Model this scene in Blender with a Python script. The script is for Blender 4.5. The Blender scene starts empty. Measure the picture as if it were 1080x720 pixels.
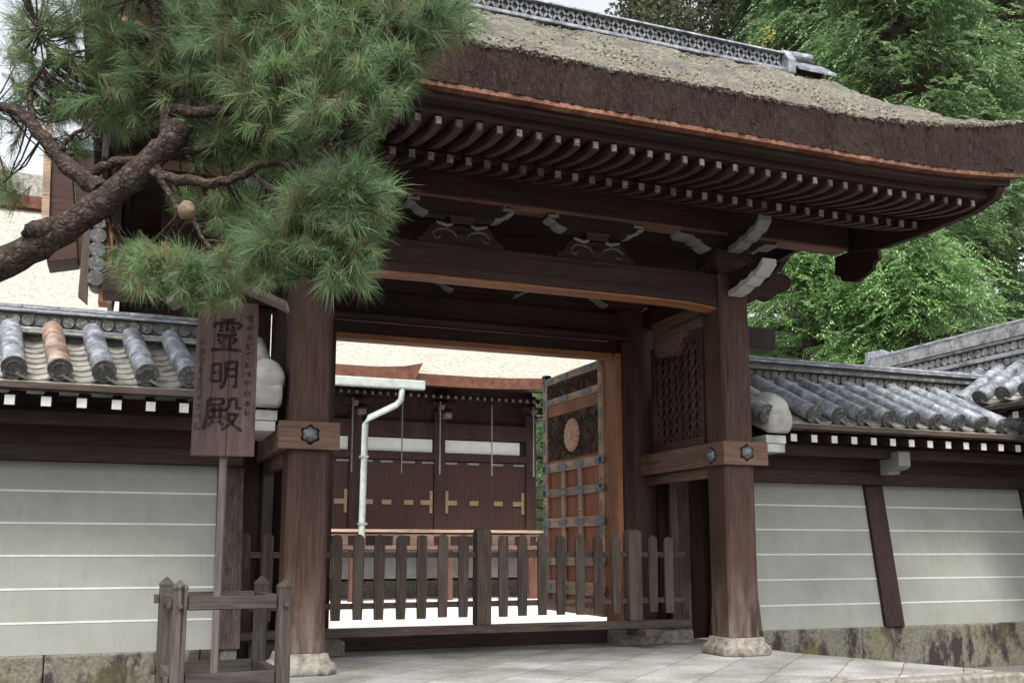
import bpy, bmesh, math, random
from mathutils import Vector, Matrix, Quaternion
random.seed(11)
R = math.radians
S = bpy.context.scene
# ------------------------------------------------------------------ camera
cd = bpy.data.cameras.new("camera"); cam = bpy.data.objects.new("camera", cd)
S.collection.objects.link(cam); S.camera = cam
cam.location = (0, 0, 1.0)
cam.rotation_euler = (R(90 + 8.664), 0, R(-21.108))
cd.sensor_width = 36; cd.lens = 35.0; cd.shift_y = 60 / 1080; cd.clip_end = 600; cd.clip_start = .05
# ------------------------------------------------------------------ sky, sun, exposure
W = bpy.data.worlds.new("World"); S.world = W; W.use_nodes = True
nt = W.node_tree; bg = nt.nodes['Background']
sky = nt.nodes.new('ShaderNodeTexSky'); sky.sky_type = 'NISHITA'; sky.sun_disc = False
SUN_EL, SUN_AZ = R(58), R(200)           # azimuth measured clockwise from +Y
sky.sun_elevation = SUN_EL; sky.sun_rotation = SUN_AZ; sky.dust_density = 4; sky.air_density = 1.3
hs = nt.nodes.new('ShaderNodeHueSaturation'); hs.inputs['Saturation'].default_value = .22
nt.links.new(sky.outputs[0], hs.inputs['Color']); nt.links.new(hs.outputs[0], bg.inputs[0])
bg.inputs[1].default_value = .15
sl = bpy.data.lights.new("sun", 'SUN'); sl.energy = 1.5; sl.angle = R(14); sl.color = (1, .96, .9)
so = bpy.data.objects.new("sun", sl); S.collection.objects.link(so)
d = Vector((math.sin(SUN_AZ) * math.cos(SUN_EL), math.cos(SUN_AZ) * math.cos(SUN_EL), math.sin(SUN_EL)))
so.rotation_euler = (-d).to_track_quat('-Z', 'Y').to_euler()
vs = S.view_settings; vs.view_transform = 'Standard'; vs.look = 'None'; vs.gamma = 1; vs.exposure = 1.1
vs.use_curve_mapping = False

# ------------------------------------------------------------------ helpers
COL = S.collection
class MB:
    def __init__(s): s.v = []; s.f = []
    def add(s, vs, fs):
        n = len(s.v); s.v += [tuple(v) for v in vs]; s.f += [tuple(i + n for i in f) for f in fs]; return s
    def box(s, x0, x1, y0, y1, z0, z1):
        return s.add([(x0,y0,z0),(x1,y0,z0),(x1,y1,z0),(x0,y1,z0),(x0,y0,z1),(x1,y0,z1),(x1,y1,z1),(x0,y1,z1)],
                     [(3,2,1,0),(4,5,6,7),(0,1,5,4),(1,2,6,5),(2,3,7,6),(3,0,4,7)])
    def loft(s, rings, cap=True):
        n = len(rings[0]); vs = [p for r in rings for p in r]; fs = []
        for i in range(len(rings) - 1):
            for j in range(n):
                a = i*n + j; b = i*n + (j+1) % n; fs.append((a, b, b+n, a+n))
        if cap: fs.append(tuple(range(n))[::-1]); fs.append(tuple(range((len(rings)-1)*n, len(rings)*n)))
        return s.add(vs, fs)
    def prism(s, pts, ax, t0, t1):
        """outline pts in the plane across axis ax (x: (y,z), y: (x,z), z: (x,y)), from t0 to t1"""
        f = {'x': lambda p, t: (t, p[0], p[1]), 'y': lambda p, t: (p[0], t, p[1]), 'z': lambda p, t: (p[0], p[1], t)}[ax]
        return s.loft([[f(p, t0) for p in pts], [f(p, t1) for p in pts]])
    def tube(s, pts, rads, n=8):
        pts = [Vector(p) for p in pts]; rings = []
        if not hasattr(rads, '__len__'): rads = [rads] * len(pts)
        up = Vector((.3, .2, 1))
        for i, p in enumerate(pts):
            t = (pts[min(i+1, len(pts)-1)] - pts[max(i-1, 0)]).normalized()
            a = t.cross(up)
            if a.length < .1: a = t.cross(Vector((1, 0, 0)))
            a.normalize(); b = t.cross(a)
            rings.append([p + (a*math.cos(k*2*math.pi/n) + b*math.sin(k*2*math.pi/n)) * rads[i] for k in range(n)])
        return s.loft(rings)
    def lathe(s, prof, n=16, o=(0,0,0), ax='z'):
        rings = []
        for r, h in prof:
            ring = []
            for k in range(n):
                c, q = r*math.cos(k*2*math.pi/n), r*math.sin(k*2*math.pi/n)
                p = {'z': (c, q, h), 'y': (c, h, q), 'x': (h, c, q)}[ax]
                ring.append((p[0]+o[0], p[1]+o[1], p[2]+o[2]))
            rings.append(ring)
        return s.loft(rings)
    def bar(s, a, b, w, h, upv=(0,0,1)):
        """rectangular bar from a to b, w across, h along upv"""
        a, b = Vector(a), Vector(b); t = (b-a).normalized(); u = Vector(upv); x = t.cross(u).normalized(); u = x.cross(t)
        r = lambda p: [p - x*w/2 - u*h/2, p + x*w/2 - u*h/2, p + x*w/2 + u*h/2, p - x*w/2 + u*h/2]
        return s.loft([r(a), r(b)])
def wloc(o):
    v = Vector((0,0,0))
    while o: v += o.location; o = o.parent
    return v
def obj(name, mb, m, parent=None, smooth=False, bevel=0, local=False, label=None):
    me = bpy.data.meshes.new(name)
    off = Vector((0,0,0)) if (local or not parent) else wloc(parent)
    me.from_pydata([Vector(v) - off for v in mb.v], [], mb.f)
    bm = bmesh.new(); bm.from_mesh(me); bmesh.ops.recalc_face_normals(bm, faces=bm.faces) if len(me.polygons) < 40000 else None
    bm.to_mesh(me); bm.free()
    if m: me.materials.append(m)
    if smooth:
        for p in me.polygons: p.use_smooth = True
    o = bpy.data.objects.new(name, me); COL.objects.link(o)
    if parent: o.parent = parent
    if bevel:
        b = o.modifiers.new('bevel', 'BEVEL'); b.width = bevel; b.segments = 2; b.limit_method = 'ANGLE'; b.angle_limit = R(40)
    if label: o['label'] = label
    return o
def soft(o, ang=35):
    o.data.shade_smooth() if hasattr(o.data, 'shade_smooth') else None
    try: o.data.set_sharp_from_angle(angle=R(ang))
    except Exception: pass
    return o
def thing(name, label, cat, loc=(0,0,0), rz=0, group=None):
    o = bpy.data.objects.new(name, None); COL.objects.link(o); o.empty_display_size = .2
    o.location = loc; o.rotation_euler = (0,0,rz)
    return tag(o, label, cat, group)
def tag(o, label, cat, group=None):
    o['label'] = label; o['category'] = cat
    if group: o['group'] = group
    return o
def struct(o, kind='structure'): o['kind'] = kind; return o
def dup(o, loc=None, parent=None):
    c = o.copy(); COL.objects.link(c)
    if parent: c.parent = parent
    if loc is not None: c.location = loc
    for ch in list(o.children): dup(ch, None, c)
    return c

# ------------------------------------------------------------------ materials
def mat(name, rough=.7, spec=.3):
    m = bpy.data.materials.new(name); m.use_nodes = True; n = m.node_tree
    p = n.nodes['Principled BSDF']; p.inputs['Roughness'].default_value = rough; p.inputs['Specular IOR Level'].default_value = spec
    return m, n, p
def N(n, t, **k):
    x = n.nodes.new('ShaderNode' + t)
    for a, b in k.items():
        if a[0] == '_': setattr(x, a[1:], b)
        else: x.inputs[int(a[1:]) if a[1:].isdigit() and a[0] == 'i' else a.replace('__', ' ')].default_value = b
    return x
def ramp(n, fac, stops):
    r = n.nodes.new('ShaderNodeValToRGB'); e = r.color_ramp.elements
    while len(e) < len(stops): e.new(.5)
    for i, (p, c) in enumerate(stops): e[i].position = p; e[i].color = (*c, 1)
    n.links.new(fac, r.inputs[0]); return r.outputs[0]
def coords(n, scale=(1,1,1), rnd=True, rot=(0,0,0)):
    tc = N(n, 'TexCoord'); mp = N(n, 'Mapping'); mp.inputs['Scale'].default_value = scale; mp.inputs['Rotation'].default_value = rot
    v = tc.outputs['Object']
    if rnd:
        oi = N(n, 'ObjectInfo'); ml = N(n, 'Math', _operation='MULTIPLY', i1=37.0); n.links.new(oi.outputs['Random'], ml.inputs[0])
        ad = N(n, 'VectorMath', _operation='ADD'); n.links.new(v, ad.inputs[0]); n.links.new(ml.outputs[0], ad.inputs[1]); v = ad.outputs[0]
    n.links.new(v, mp.inputs[0]); return mp.outputs[0]
def noise(n, v, sc, det=4, rg=.55):
    x = N(n, 'TexNoise', Scale=sc, Detail=det, Roughness=rg); n.links.new(v, x.inputs['Vector']); return x.outputs['Fac']
def bump(n, p, h, st=.4, dist=.01):
    b = N(n, 'Bump', Strength=st, Distance=dist); n.links.new(h, b.inputs['Height']); n.links.new(b.outputs[0], p.inputs['Normal'])
def mix(n, f, a, b, mode='MIX'):
    x = N(n, 'Mix', _data_type='RGBA', _blend_type=mode)
    (n.links.new(f, x.inputs[0]) if not isinstance(f, (int, float)) else setattr(x.inputs[0], 'default_value', f))
    for s, q in ((6, a), (7, b)):
        if isinstance(q, tuple): x.inputs[s].default_value = (*q, 1)
        else: n.links.new(q, x.inputs[s])
    return x.outputs[2]
def wood(name, c0, c1, c2, ax='z', rough=.65, fine=55, spec=.3, patch=None, foot=False):
    m, n, p = mat(name, rough, spec)
    sc = {'x': (.06,1,1), 'y': (1,.06,1), 'z': (1,1,.06)}[ax]
    v = coords(n, sc); g = noise(n, v, fine, 5, .6); b = noise(n, coords(n, tuple(s**.6 for s in sc)), 3.2, 4)
    col = ramp(n, g, [(.28, c0), (.5, c1), (.75, c2)])
    dk = ramp(n, b, [(.3, (.55,.55,.58)), (.62, (1.1,1.05,1.0))])
    col = mix(n, 1.0, col, dk, 'MULTIPLY')
    if patch:
        q = ramp(n, noise(n, coords(n, tuple(s**.5 for s in sc)), 1.7, 6, .65), [(.5, (0,0,0)), (.68, (1,1,1))]); col = mix(n, q, col, patch)
    # drying checks: a few long thin dark cracks
    ck = ramp(n, noise(n, coords(n, tuple(s**1.35 for s in sc)), 26, 2, .5), [(.30,(.35,.33,.32)), (.345,(1,1,1))]); col = mix(n, 1.0, col, ck, 'MULTIPLY')
    if foot:
        tc = N(n, 'TexCoord'); sx = N(n, 'SeparateXYZ'); n.links.new(tc.outputs['Object'], sx.inputs[0])
        mr = N(n, 'MapRange'); mr.inputs['From Min'].default_value = .15; mr.inputs['From Max'].default_value = 1.0; mr.inputs['To Min'].default_value = .75; mr.inputs['To Max'].default_value = 0; n.links.new(sx.outputs[2], mr.inputs[0])
        ml = N(n, 'Math', _operation='MULTIPLY'); n.links.new(mr.outputs[0], ml.inputs[0]); n.links.new(ramp(n, noise(n, coords(n, (1,1,.2)), 9, 5, .6), [(.38,(0,0,0)), (.62,(1,1,1))]), ml.inputs[1])
        col = mix(n, ml.outputs[0], col, (.2,.165,.145))
    n.links.new(col, p.inputs['Base Color']); bump(n, p, g, .35, .004); return m
def plain(name, c0, c1, sc=6, rough=.7, spec=.3, st=.2, dist=.004, metal=0, det=5):
    m, n, p = mat(name, rough, spec); v = coords(n); f = noise(n, v, sc, det, .6)
    n.links.new(ramp(n, f, [(.3, c0), (.7, c1)]), p.inputs['Base Color']); bump(n, p, noise(n, v, sc*6, 3), st, dist)
    p.inputs['Metallic'].default_value = metal; return m
DK = ((.014,.007,.0065), (.034,.0165,.0145), (.062,.033,.028))
M = {}
for a in 'xyz':
    M['w'+a] = wood('dark aged timber '+a, *DK, ax=a)
    M['p'+a] = wood('brown gate timber '+a, (.024,.011,.0085), (.052,.0255,.019), (.092,.049,.036), ax=a, patch=(.076,.046,.036), foot=(a=='z'))
    M['g'+a] = wood('weathered grey timber '+a, (.034,.025,.02), (.074,.055,.045), (.132,.102,.087), ax=a, rough=.8, patch=(.11,.09,.077))
    M['o'+a] = wood('fresh and warm lit orange timber '+a, (.17,.068,.03), (.28,.12,.055), (.35,.18,.095), ax=a)  # orange of fresh boards, and of warm light painted on jamb and lintel
def tipmat():
    m, n, p = mat('worn white paint', .85, .2); oi = N(n, 'ObjectInfo'); v = coords(n)
    c = ramp(n, oi.outputs['Random'], [(0,(.09,.085,.085)), (.35,(.2,.195,.19)), (1,(.36,.355,.345))])
    n.links.new(mix(n, ramp(n, noise(n, v, 38, 4, .65), [(.5,(0,0,0)), (.66,(1,1,1))]), c, (.06,.05,.05)), p.inputs['Base Color']); return m
M['tip'] = tipmat()
for a in 'xy': M['t'+a] = wood('lighter tie beam timber '+a, (.075,.042,.03), (.14,.083,.06), (.2,.125,.095), ax=a)
M['tipw'] = plain('pale lime paint', (.42,.42,.40), (.55,.54,.52), 12, .8)
M['soff'] = wood('soffit board', (.02,.012,.012), (.045,.024,.022), (.07,.04,.036), ax='x')
M['stone'] = plain('granite base', (.10,.088,.072), (.34,.315,.275), 16, .9, .2, .8, .008, det=8)
M['bronze'] = plain('patina bronze', (.06,.07,.07), (.2,.24,.24), 25, .5, .5, .3, .003, .5)
M['black'] = plain('black iron', (.012,.012,.014), (.03,.03,.032), 8, .5)
def grey_moss_stone():
    m, n, p = mat('mossy foundation stone', .9, .2); v = coords(n, rnd=False)
    c = ramp(n, noise(n, v, 40, 4), [(.3, (.095,.09,.07)), (.7, (.21,.2,.165))])
    c = mix(n, ramp(n, noise(n, coords(n, (1,1,.5), False), 2.1, 7, .7), [(.49,(0,0,0)), (.56,(1,1,1))]), c, (.04,.032,.032))
    c = mix(n, ramp(n, noise(n, v, 1.3, 5, .6), [(.52,(0,0,0)), (.72,(.7,.7,.7))]), c, (.16,.16,.055))
    n.links.new(c, p.inputs['Base Color']); bump(n, p, noise(n, v, 30, 5), .6, .01); return m
M['found'] = grey_moss_stone()
def plaster():
    m, n, p = mat('grey green plaster', .9, .15); v = coords(n, rnd=False)
    c = ramp(n, noise(n, v, 1.6, 6, .6), [(.3, (.25,.257,.23)), (.7, (.305,.31,.285))])
    s = ramp(n, noise(n, coords(n, (3,3,.35), False), 2.2, 5, .6), [(.35,(.94,.945,.935)), (.6,(1,1,1))])
    c = mix(n, 1.0, c, s, 'MULTIPLY')
    c = mix(n, ramp(n, noise(n, v, .9, 7, .7), [(.5,(0,0,0)), (.7,(.45,.45,.45))]), c, (.2,.2,.165))
    c = mix(n, 1.0, c, ramp(n, noise(n, coords(n, (6,6,.25), False), 3, 6, .7), [(.28,(.8,.8,.77)), (.4,(1,1,1))]), 'MULTIPLY')
    n.links.new(mix(n, 1.0, c, ramp(n, noise(n, v, 130, 2), [(.3,(.93,.93,.93)), (.7,(1.05,1.05,1.05))]), 'MULTIPLY'), p.inputs['Base Color']); bump(n, p, noise(n, v, 90, 3), .25, .004); return m
M['plaster'] = plaster()
M['line'] = plain('white wall line', (.46,.46,.45), (.58,.58,.57), 9, .8)
def tile(name, c0, c1, c2, rough=.42):
    m, n, p = mat(name, rough, .5); v = coords(n)
    c = ramp(n, noise(n, v, 9, 6, .65), [(.28, c0), (.5, c1), (.72, c2)])
    c = mix(n, ramp(n, noise(n, v, 28, 5, .7), [(.52,(0,0,0)), (.66,(.75,.75,.75))]), c, (.33,.325,.28)); c = mix(n, ramp(n, noise(n, v, 5, 5, .7), [(.5,(0,0,0)), (.64,(.7,.7,.7))]), c, (.05,.052,.05))
    n.links.new(c, p.inputs['Base Color']); bump(n, p, noise(n, v, 50, 4), .25, .004); return m
M['tile'] = tile('blue grey roof tile', (.075,.088,.11), (.19,.21,.25), (.48,.5,.54), .36)
M['tilew'] = tile('pale lilac tile', (.16,.165,.18), (.36,.365,.39), (.6,.6,.62), .4)
M['tilem'] = tile('mid grey tile', (.07,.075,.085), (.14,.15,.17), (.22,.23,.25), .5)
M['rust'] = tile('rust stained roof tile', (.17,.075,.04), (.27,.17,.12), (.40,.39,.38))
M['tiled'] = tile('dark tile face', (.03,.03,.032), (.07,.07,.072), (.13,.13,.13), .6)
M['pan'] = tile('pale pan tile', (.12,.12,.11), (.25,.24,.21), (.40,.39,.35), .6)
M['mortar'] = plain('white lime plaster', (.27,.265,.24), (.56,.55,.53), 4, .9, .2, .5, .006, det=8)
def bark():
    m, n, p = mat('cypress bark roof edge', .95, .1)
    v = coords(n, (1,1,1), False); a = noise(n, coords(n, (9,9,.9), False), 9, 5, .7); b = noise(n, v, 2.2, 5, .65); e = noise(n, v, 45, 4, .7)
    c = ramp(n, a, [(.3, (.018,.011,.010)), (.55, (.045,.028,.025)), (.78, (.085,.058,.05))])
    c = mix(n, ramp(n, b, [(.45,(0,0,0)), (.66,(.7,.7,.7))]), c, (.062,.048,.036))
    c = mix(n, 1.0, c, ramp(n, e, [(.3,(.55,.55,.55)), (.7,(1.25,1.25,1.25))]), 'MULTIPLY')
    n.links.new(c, p.inputs['Base Color']); ad = N(n, 'Math', _operation='ADD'); n.links.new(a, ad.inputs[0]); n.links.new(e, ad.inputs[1]); bump(n, p, ad.outputs[0], .9, .02); return m
M['bark'] = bark()
def moss():
    m, n, p = mat('mossy cypress bark roof', .95, .08); v = coords(n, rnd=False)
    c = ramp(n, noise(n, v, 19, 8, .8), [(.34, (.045,.04,.03)), (.43, (.2,.185,.145)), (.54, (.36,.34,.275)), (.7, (.62,.61,.56))])
    c = mix(n, ramp(n, noise(n, v, 2.4, 6, .7), [(.46,(0,0,0)), (.58,(.9,.9,.9))]), c, mix(n, noise(n, v, 60, 3), (.05,.04,.032), (.36,.345,.32)))
    c = mix(n, ramp(n, noise(n, v, 5.1, 4, .6), [(.6,(0,0,0)), (.7,(.6,.6,.6))]), c, (.17,.17,.075))
    n.links.new(c, p.inputs['Base Color']); bump(n, p, noise(n, v, 22, 8, .75), 1.0, .09); return m
M['moss'] = moss()
def foliage(name, c0, c1, c2, tr=.35, rough=.6):
    m, n, p = mat(name, rough, .25)
    g = N(n, 'NewGeometry'); f = g.outputs['Random Per Island']
    c = ramp(n, f, [(.0, c0), (.5, c1), (1, c2)])
    b = ramp(n, noise(n, coords(n), 1.1, 3), [(.35,(.7,.72,.72)), (.65,(1.15,1.15,1.1))])
    c = mix(n, 1.0, c, b, 'MULTIPLY'); n.links.new(c, p.inputs['Base Color'])
    t = N(n, 'BsdfTranslucent'); n.links.new(c, t.inputs[0]); mx = N(n, 'MixShader'); mx.inputs[0].default_value = tr
    n.links.new(p.outputs[0], mx.inputs[1]); n.links.new(t.outputs[0], mx.inputs[2]); n.links.new(mx.outputs[0], n.nodes['Material Output'].inputs[0]); return m
M['needle'] = foliage('pine needle', (.105,.18,.08), (.18,.28,.13), (.32,.42,.25), .5, .5)
M['needled'] = foliage('old pine needle', (.15,.105,.055), (.24,.18,.095), (.22,.22,.11), .4)
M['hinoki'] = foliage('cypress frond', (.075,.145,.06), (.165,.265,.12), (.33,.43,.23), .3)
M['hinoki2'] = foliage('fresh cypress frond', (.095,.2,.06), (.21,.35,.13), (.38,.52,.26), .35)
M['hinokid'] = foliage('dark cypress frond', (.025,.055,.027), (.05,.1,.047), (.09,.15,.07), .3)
M['olive'] = foliage('olive broad leaf', (.07,.08,.05), (.13,.145,.09), (.22,.235,.16), .35)
M['yellow'] = foliage('yellow leaf', (.34,.33,.06), (.42,.40,.09), (.5,.47,.14), .4)
def pinebark():
    m, n, p = mat('pine bark', .95, .1); v = coords(n, (1,1,1), False)
    vo = N(n, 'TexVoronoi', Scale=26.0, _feature='DISTANCE_TO_EDGE')
    nz = N(n, 'TexNoise', Scale=12.0, Detail=4.0); n.links.new(v, nz.inputs['Vector']); vm = N(n, 'VectorMath', _operation='SCALE'); vm.inputs['Scale'].default_value = .12; n.links.new(nz.outputs['Color'], vm.inputs[0])
    va = N(n, 'VectorMath', _operation='ADD'); n.links.new(v, va.inputs[0]); n.links.new(vm.outputs[0], va.inputs[1]); n.links.new(va.outputs[0], vo.inputs['Vector'])
    c = ramp(n, noise(n, v, 22, 6, .7), [(.3, (.03,.024,.021)), (.55, (.08,.061,.052)), (.8, (.2,.165,.14))])
    c = mix(n, 1.0, c, ramp(n, vo.outputs['Distance'], [(0,(.55,.52,.5)), (.2,(1,1,1))]), 'MULTIPLY')
    n.links.new(c, p.inputs['Base Color']); ad = N(n, 'Math', _operation='ADD'); n.links.new(vo.outputs['Distance'], ad.inputs[0]); n.links.new(noise(n, v, 30, 5), ad.inputs[1]); bump(n, p, ad.outputs[0], .9, .025); return m
M['pbark'] = pinebark()
M['tbark'] = plain('cedar trunk bark', (.035,.025,.02), (.11,.085,.07), 14, .95, .1, .8, .02)
def paving():
    m, n, p = mat('diagonal flagstones', .85, .25); v = coords(n, (1,1,1), False, (0,0,R(45)))
    b = N(n, 'TexBrick', Scale=1.0, _offset=0.0); nz = N(n, 'TexNoise', Scale=5.0, Detail=5.0); n.links.new(v, nz.inputs['Vector']); vm = N(n, 'VectorMath', _operation='SCALE'); vm.inputs['Scale'].default_value = .05; n.links.new(nz.outputs['Color'], vm.inputs[0]); va = N(n, 'VectorMath', _operation='ADD'); n.links.new(v, va.inputs[0]); n.links.new(vm.outputs[0], va.inputs[1]); n.links.new(va.outputs[0], b.inputs['Vector'])
    b.inputs['Brick Width'].default_value = .52; b.inputs['Row Height'].default_value = .52; b.inputs['Mortar Size'].default_value = .009; b.inputs['Mortar Smooth'].default_value = .9; b.inputs['Bias'].default_value = -.1
    b.inputs['Color1'].default_value = (.29,.285,.275,1); b.inputs['Color2'].default_value = (.40,.395,.385,1); b.inputs['Mortar'].default_value = (.11,.105,.09,1)
    u = coords(n, (1,1,1), False)
    c = mix(n, 1.0, b.outputs['Color'], ramp(n, noise(n, u, 55, 4, .7), [(.3,(.55,.55,.54)), (.65,(1.16,1.16,1.16))]), 'MULTIPLY')
    c = mix(n, 1.0, c, ramp(n, noise(n, u, 1.5, 5), [(.35,(.62,.61,.57)), (.6,(1,1,1))]), 'MULTIPLY')
    n.links.new(c, p.inputs['Base Color']); ad = N(n, 'Math', _operation='SUBTRACT'); n.links.new(noise(n, u, 60, 4), ad.inputs[0]); n.links.new(b.outputs['Fac'], ad.inputs[1]); bump(n, p, ad.outputs[0], .4, .008); return m
M['pave'] = paving()
M['gravel'] = plain('grey gravel', (.16,.15,.135), (.36,.34,.31), 60, .95, .1, .9, .02)
M['white_gravel'] = plain('white courtyard gravel', (.58,.57,.54), (.74,.73,.70), 40, .95, .1, .6, .01)
def thatch():
    m, n, p = mat('pale straw bark roof', .95, .1); v = coords(n, rnd=False)
    c = ramp(n, noise(n, v, 9, 7, .75), [(.3, (.17,.158,.13)), (.47, (.335,.318,.27)), (.72, (.49,.475,.43))])
    n.links.new(c, p.inputs['Base Color']); bump(n, p, noise(n, v, 20, 5), .7, .04); return m
M['thatch'] = thatch()
M['copper'] = plain('weathered copper pipe', (.26,.3,.275), (.45,.48,.455), 5, .5, .4, .2, .003, .1)
M['gold'] = plain('gilded fitting', (.24,.16,.085), (.33,.235,.14), 20, .5, .5, .1, .002, .2)
def slats():
    m, n, p = mat('slatted shutter', .7, .3); v = coords(n, rnd=False)
    w = N(n, 'TexWave', Scale=7.0, Distortion=.1); n.links.new(v, w.inputs['Vector'])
    n.links.new(ramp(n, w.outputs['Fac'], [(.2, (.026,.013,.012)), (.6, (.092,.045,.039))]), p.inputs['Base Color']); bump(n, p, w.outputs['Fac'], .5, .02); return m
M['slats'] = slats()
M['redp'] = wood('red door panel', (.2,.062,.034), (.3,.10,.055), (.37,.145,.085), 'z', .6)
M['carve'] = plain('carved dark wood', (.03,.019,.016), (.25,.165,.135), 34, .8, .2, 1.0, .03)
def inkmat():
    m, n, p = mat('faded ink', .9, .1); n.links.new(ramp(n, noise(n, coords(n, (1,1,.25), False), 55, 5, .7), [(.42,(.016,.014,.014)), (.58,(.045,.034,.031)), (.7,(.10,.07,.063))]), p.inputs['Base Color']); return m
M['ink'] = inkmat()
M['inkf'] = plain('worn ink', (.05,.036,.032), (.085,.06,.05), 18, .9)
M['sign'] = wood('sign board timber', (.085,.055,.05), (.14,.098,.088), (.19,.138,.125), 'z', .8)
M['salmon'] = plain('salmon rosette', (.5,.29,.21), (.6,.39,.29), 12, .7)
M['greyp'] = plain('grey painted end', (.17,.17,.172), (.25,.247,.247), 5, .8); M['tipn'] = plain('white painted nose', (.34,.335,.33), (.46,.455,.45), 5, .8)

# ------------------------------------------------------------------ ground
g = MB()
g.box(-150, 150, -60, 260, -1.2, -.46)
struct(obj('ground', g, M['gravel']))
c = MB(); c.box(-40, 40, 11.52, 60, -.9, -.25); struct(obj('courtyard', c, M['white_gravel']))
pv = MB(); pv.prism([(-1.2,7.25),(7.62,7.28),(6.87,9.3),(6.87,11.5),(.85,11.5),(.85,9.3)], 'z', -.5, -.1)
struct(obj('paved_approach', pv, M['pave'], bevel=.015))
kb = MB(); kb.prism([(-1.35,7.06),(7.86,7.09),(7.625,7.275),(-1.2,7.245)], 'z', -.5, -.112); struct(obj('kerb', kb, M['stone'], bevel=.02))

# ------------------------------------------------------------------ THE GATE
XC = 3.88
G = thing('temple_gate', 'large dark timber temple gate with thick mossy bark roof between two plaster walls', 'gate', (XC, 11.3, -.1))
def gp(name, mb, m, **k): return obj(name, mb, m, k.pop('parent', G), **k)
def sq(x0, x1, y0, y1, ch=.03):
    return [(x0+ch,y0),(x1-ch,y0),(x1,y0+ch),(x1,y1-ch),(x1-ch,y1),(x0+ch,y1),(x0,y1-ch),(x0,y0+ch)]
for xs in ((1.362, 1.742), (6.024, 6.402)):
    pl = gp('pillar', MB().prism(sq(xs[0], xs[1], 9.2, 9.58), 'z', .085, 4.05), M['pz'], bevel=.006)
    b = MB(); q = lambda e, z, c: [(x, y, z) for x, y in sq(xs[0]-e, xs[1]+e, 9.2-e, 9.58+e, c)]
    b.loft([q(.105,-.1,.09), q(.115,-.05,.09), q(.10,-.005,.08), q(.055,.02,.05), q(.035,.085,.04)])
    soft(gp('pillar_base', b, M['stone'], parent=pl, bevel=.012), 50)
for xc in (1.75, 6.02):
    pl = gp('main_pillar', MB().lathe([(.31,.05),(.31,4.5)], 28, (xc, 11.32, 0)), M['wz']); soft(pl)
    gp('pillar_base', MB().prism([(xc-.5,10.75),(xc+.5,10.75),(xc+.5,11.9),(xc-.5,11.9)], 'z', -.12, .048), M['stone'], parent=pl, bevel=.02)
# jambs of the doorway; the right one's orange has warm light painted in
for x0, x1 in ((1.98, 2.12), (5.645, 5.72)):
    gp('door_jamb', MB().box(x0, x1, 11.0, 11.36, .1, 3.45), M['oz'] if x0 > 3 else M['wz'], bevel=.006)
gp('door_jamb', MB().box(5.722, 5.86, 10.985, 11.3, .1, 3.6), M['wz'], bevel=.006)
# tie beams (front stubs and side beams)
for side, xs in ((0, (1.262, 1.822)), (1, (5.978, 6.545))):
    t = gp('tie_beam', MB().box(xs[0], xs[1], 9.15, 9.199, 1.916, 2.172), M['tx'], bevel=.006)
    x0 = 1.282 if side == 0 else 5.978
    tb = MB().box(x0, x0+.13, 9.2, 11.25, 1.918, 2.170)
    sb = gp('side_beam', tb, M['ty'], bevel=.006)
    gp('side_beam_rail', MB().box(x0+.075, x0+.16, 9.59, 11.2, 1.80, 1.912), M['ty'], parent=sb, bevel=.004)
def nail(o, axis, parent):
    b = MB()
    k = [(.001,-.05),(.02,-.046),(.045,-.034),(.068,-.012),(.07,0),(.085,.0)]
    # six-lobed bronze dome
    rings = []
    for r, h in k:
        ring = []
        for i in range(24):
            a = i*math.pi/12; rr = r*(1+.13*math.cos(6*a)*(r/.08)**2)
            if axis == 'y': ring.append((o[0]+rr*math.sin(a), o[1]+h, o[2]+rr*math.cos(a)))
            else: ring.append((o[0]+h, o[1]+rr*math.sin(a), o[2]+rr*math.cos(a)))
        rings.append(ring)
    b.loft(rings); s = soft(gp('nail_cover', b, M['bronze'], parent=parent), 40); return s
ties = [o for o in G.children if o.name.startswith('tie_beam')]
nail((1.545, 9.149, 2.05), 'y', ties[0]); nail((6.27, 9.149, 2.05), 'y', ties[1])
sbs = [o for o in G.children if o.name.startswith('side_beam') and 'rail' not in o.name]
nail((5.977, 9.40, 2.03), 'x', sbs[1])
# front lintel, gently arched, shallow carved line; underside: fresh wood plus painted bounce light
x0, x1 = 1.742, 6.024; pts = []
for i in range(25):
    u = i/24; e = min(u, 1-u)*2; pts.append((x0+(x1-x0)*u, 3.70 + .02*math.sin(math.pi*min(1, e*2)/2) - .022*max(0, 1-e*7)))
top = [(x, 4.05) for x, z in pts[::-1]]
lt = gp('lintel', MB().prism(pts + top, 'y', 9.25, 9.50), M['wx'], bevel=.01)
sb_ = MB(); sb_.loft([[(x, 9.27, z-.028), (x, 9.48, z-.028), (x, 9.48, z-.003), (x, 9.27, z-.003)] for x, z in pts]); gp('lintel_lit_underside', sb_, M['ox'], parent=lt)
for zz, r in ((3.79, .012), (3.965, .009)):
    gp('lintel_moulding', MB().tube([(x, 9.25, z-3.70+zz) for x, z in pts[2:-2]], r, 6), M['wx'], parent=lt)
# purlin; light bounced onto its underside is painted as a rose strip
pu = gp('purlin', MB().box(-.25, 7.84, 9.2, 9.46, 4.535, 4.86), M['wx'], bevel=.008)
gp('purlin_lit_underside', MB().box(-.25, 7.84, 9.215, 9.445, 4.515, 4.533), wood('bounce lit rose timber', (.10,.05,.04), (.19,.095,.075), (.26,.14,.11), 'x'), parent=pu)
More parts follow.
